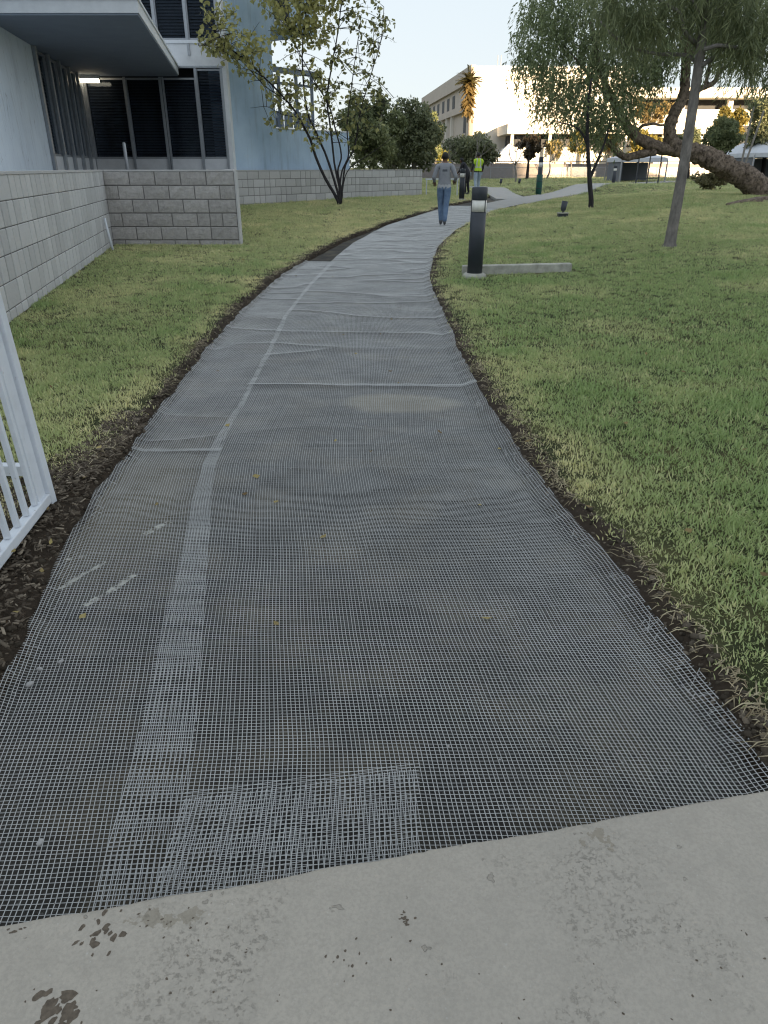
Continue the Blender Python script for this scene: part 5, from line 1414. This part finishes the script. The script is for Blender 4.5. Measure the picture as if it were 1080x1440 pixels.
for k in range(11): part(MB().bar((29.5 + k * 5.6, 96.2, GZ - .2), (29.5 + k * 5.6, 96.2, 8.748), .55), 'column', M_whitewall, lb)
for k in range(10): part(MB().box(31.2 + k * 5.6, 33.4 + k * 5.6, 96.9, 96.97, 2.0, 6.0), 'window', M_darkglass, lb)

# garden wall and chain-link fence
M_brick = M_simple('wall_block', (.32, .285, .27), (.24, .215, .205), 3, .95, rand=.12)
gw = empty('garden_wall', (12, 70, .5), 0, 'long grey garden wall across the far side of the lawn', 'wall')
x_ = 3.2; k = 0
while x_ < 27:
    part(MB().box(x_ + .01, x_ + 1.99, 70, 70.25, .2, 1.78), 'panel', M_brick, gw); part(MB().box(x_ - .14, x_ + .005, 69.94, 70.3, .2, 1.9), 'pier', M_brick, gw); x_ += 2.15; k += 1
part(MB().box(3.0, 27.2, 69.92, 70.32, 1.902, 1.98), 'coping', M_brick, gw)
cf = empty('chain_link_fence', (12, 66, .5), 0, 'thin chain-link fence in front of the far garden wall', 'fence')
fy = 66.5
for k in range(13): part(MB().tube([(5 + k * 2, fy, .3), (5 + k * 2, fy, 1.52)], .028, 6), 'post', M_alu, cf)
part(MB().tube([(5, fy, 1.5), (29, fy, 1.5)], .022, 6), 'rail', M_alu, cf)
wm = MB()
for k in range(230):
    a = 5 + k * .104
    for s in (-1, 1):
        b = min(29, max(5, a + s * 1.0)); h_ = abs(b - a)
        wm.bar((a, fy, .5), (b, fy, .5 + h_), .008)
o = part(wm, 'wire_netting', M_alu, cf); o['kind'] = 'stuff'
# tents
M_tent = M_simple('tent_fabric', (.66, .68, .72), (.58, .60, .65), 1.5, .8)
M_tentwall = M_simple('grey_tent_wall', (.20, .21, .23), (.15, .16, .18), 1, .85)
def tent(x0, x1, y0, y1, ze, zr, label, walls=True, gz=.45):
    cx, cy = (x0 + x1) / 2, (y0 + y1) / 2; rt_ = empty('canopy_tent', (cx, cy, gz), 0, label, 'tent', 'white canopy tents behind the lawn')
    mb = MB(); mb.v = [(x0, y0, ze), (x1, y0, ze), (x1, y1, ze), (x0, y1, ze), (cx - .1, cy, zr), (cx + .1, cy, zr), (x0, y0, ze - .25), (x1, y0, ze - .25), (x1, y1, ze - .25), (x0, y1, ze - .25)]
    mb.f = [(0, 1, 5, 4), (1, 2, 5), (2, 3, 4, 5), (3, 0, 4), (6, 7, 1, 0), (7, 8, 2, 1), (8, 9, 3, 2), (9, 6, 0, 3)]; part(mb, 'roof', M_tent, rt_)
    for a, b in ((x0, y0), (x1, y0), (x1, y1), (x0, y1)): part(MB().bar((a, b, gz - .2), (a, b, ze - .1), .07), 'leg', M_alu, rt_)
    if walls:
        part(MB().box(x0 + .1, x1 - .1, y1 - .12, y1 - .08, gz - .1, ze - .26), 'back_wall', M_tentwall, rt_)
        part(MB().box(x0 + .08, x0 + .12, y0 + .1, y1 - .14, gz - .1, ze - .26), 'side_wall', M_tentwall, rt_)
tent(10.3, 13.6, 74, 78, 2.1, 3.5, 'white peaked tent behind the garden wall, left of the small brownish tree')
tent(15.6, 18.6, 52, 55.5, 2.05, 2.45, 'low white tent with grey walls seen under the leaning pepper trunk')
tent(23.3, 29.5, 50, 56, 2.3, 3.9, 'white peaked tent with dark walls at the right edge')
# black gate frame
bf = MB(); gX0, gX1, gY = W(895, 250, Y=47)[0], W(926, 250, Y=47)[0], 47.0; gz = Hf(gX0, gY)
for x_ in (gX0, (gX0 + gX1) / 2, gX1): bf.bar((x_, gY, gz - .1), (x_, gY, gz + 1.75), .06)
bf.bar((gX0 - .03, gY + .002, gz + 1.78), (gX1 + .03, gY + .002, gz + 1.78), .06); bf.bar((gX0 + .04, gY + .07, gz + .35), (gX1 - .04, gY + .07, gz + .35), .05)
tag(bf.build('black_frame', M_black), 'black upright metal frame on the far lawn under the pepper tree', 'frame')
# leaning pale poles at the right edge
for k, (a, b) in enumerate((((1040, 238), (1060, 150)), ((1043, 240), (1077, 155)))):
    A_ = W(*a, Y=40); B_ = W(*b, Y=40); o = MB().tube([(A_[0], 40 + .2 * k, Hf(A_[0], 40) - .1), (B_[0], 40 + .2 * k, B_[2])], .05, 8).build('leaning_pole', M_bark_pale)
    tag(o, ('pale leaning pole at the right edge, the steeper of two', 'pale leaning pole at the right edge, the more slanted of two')[k], 'pole')
# small lamp post far off
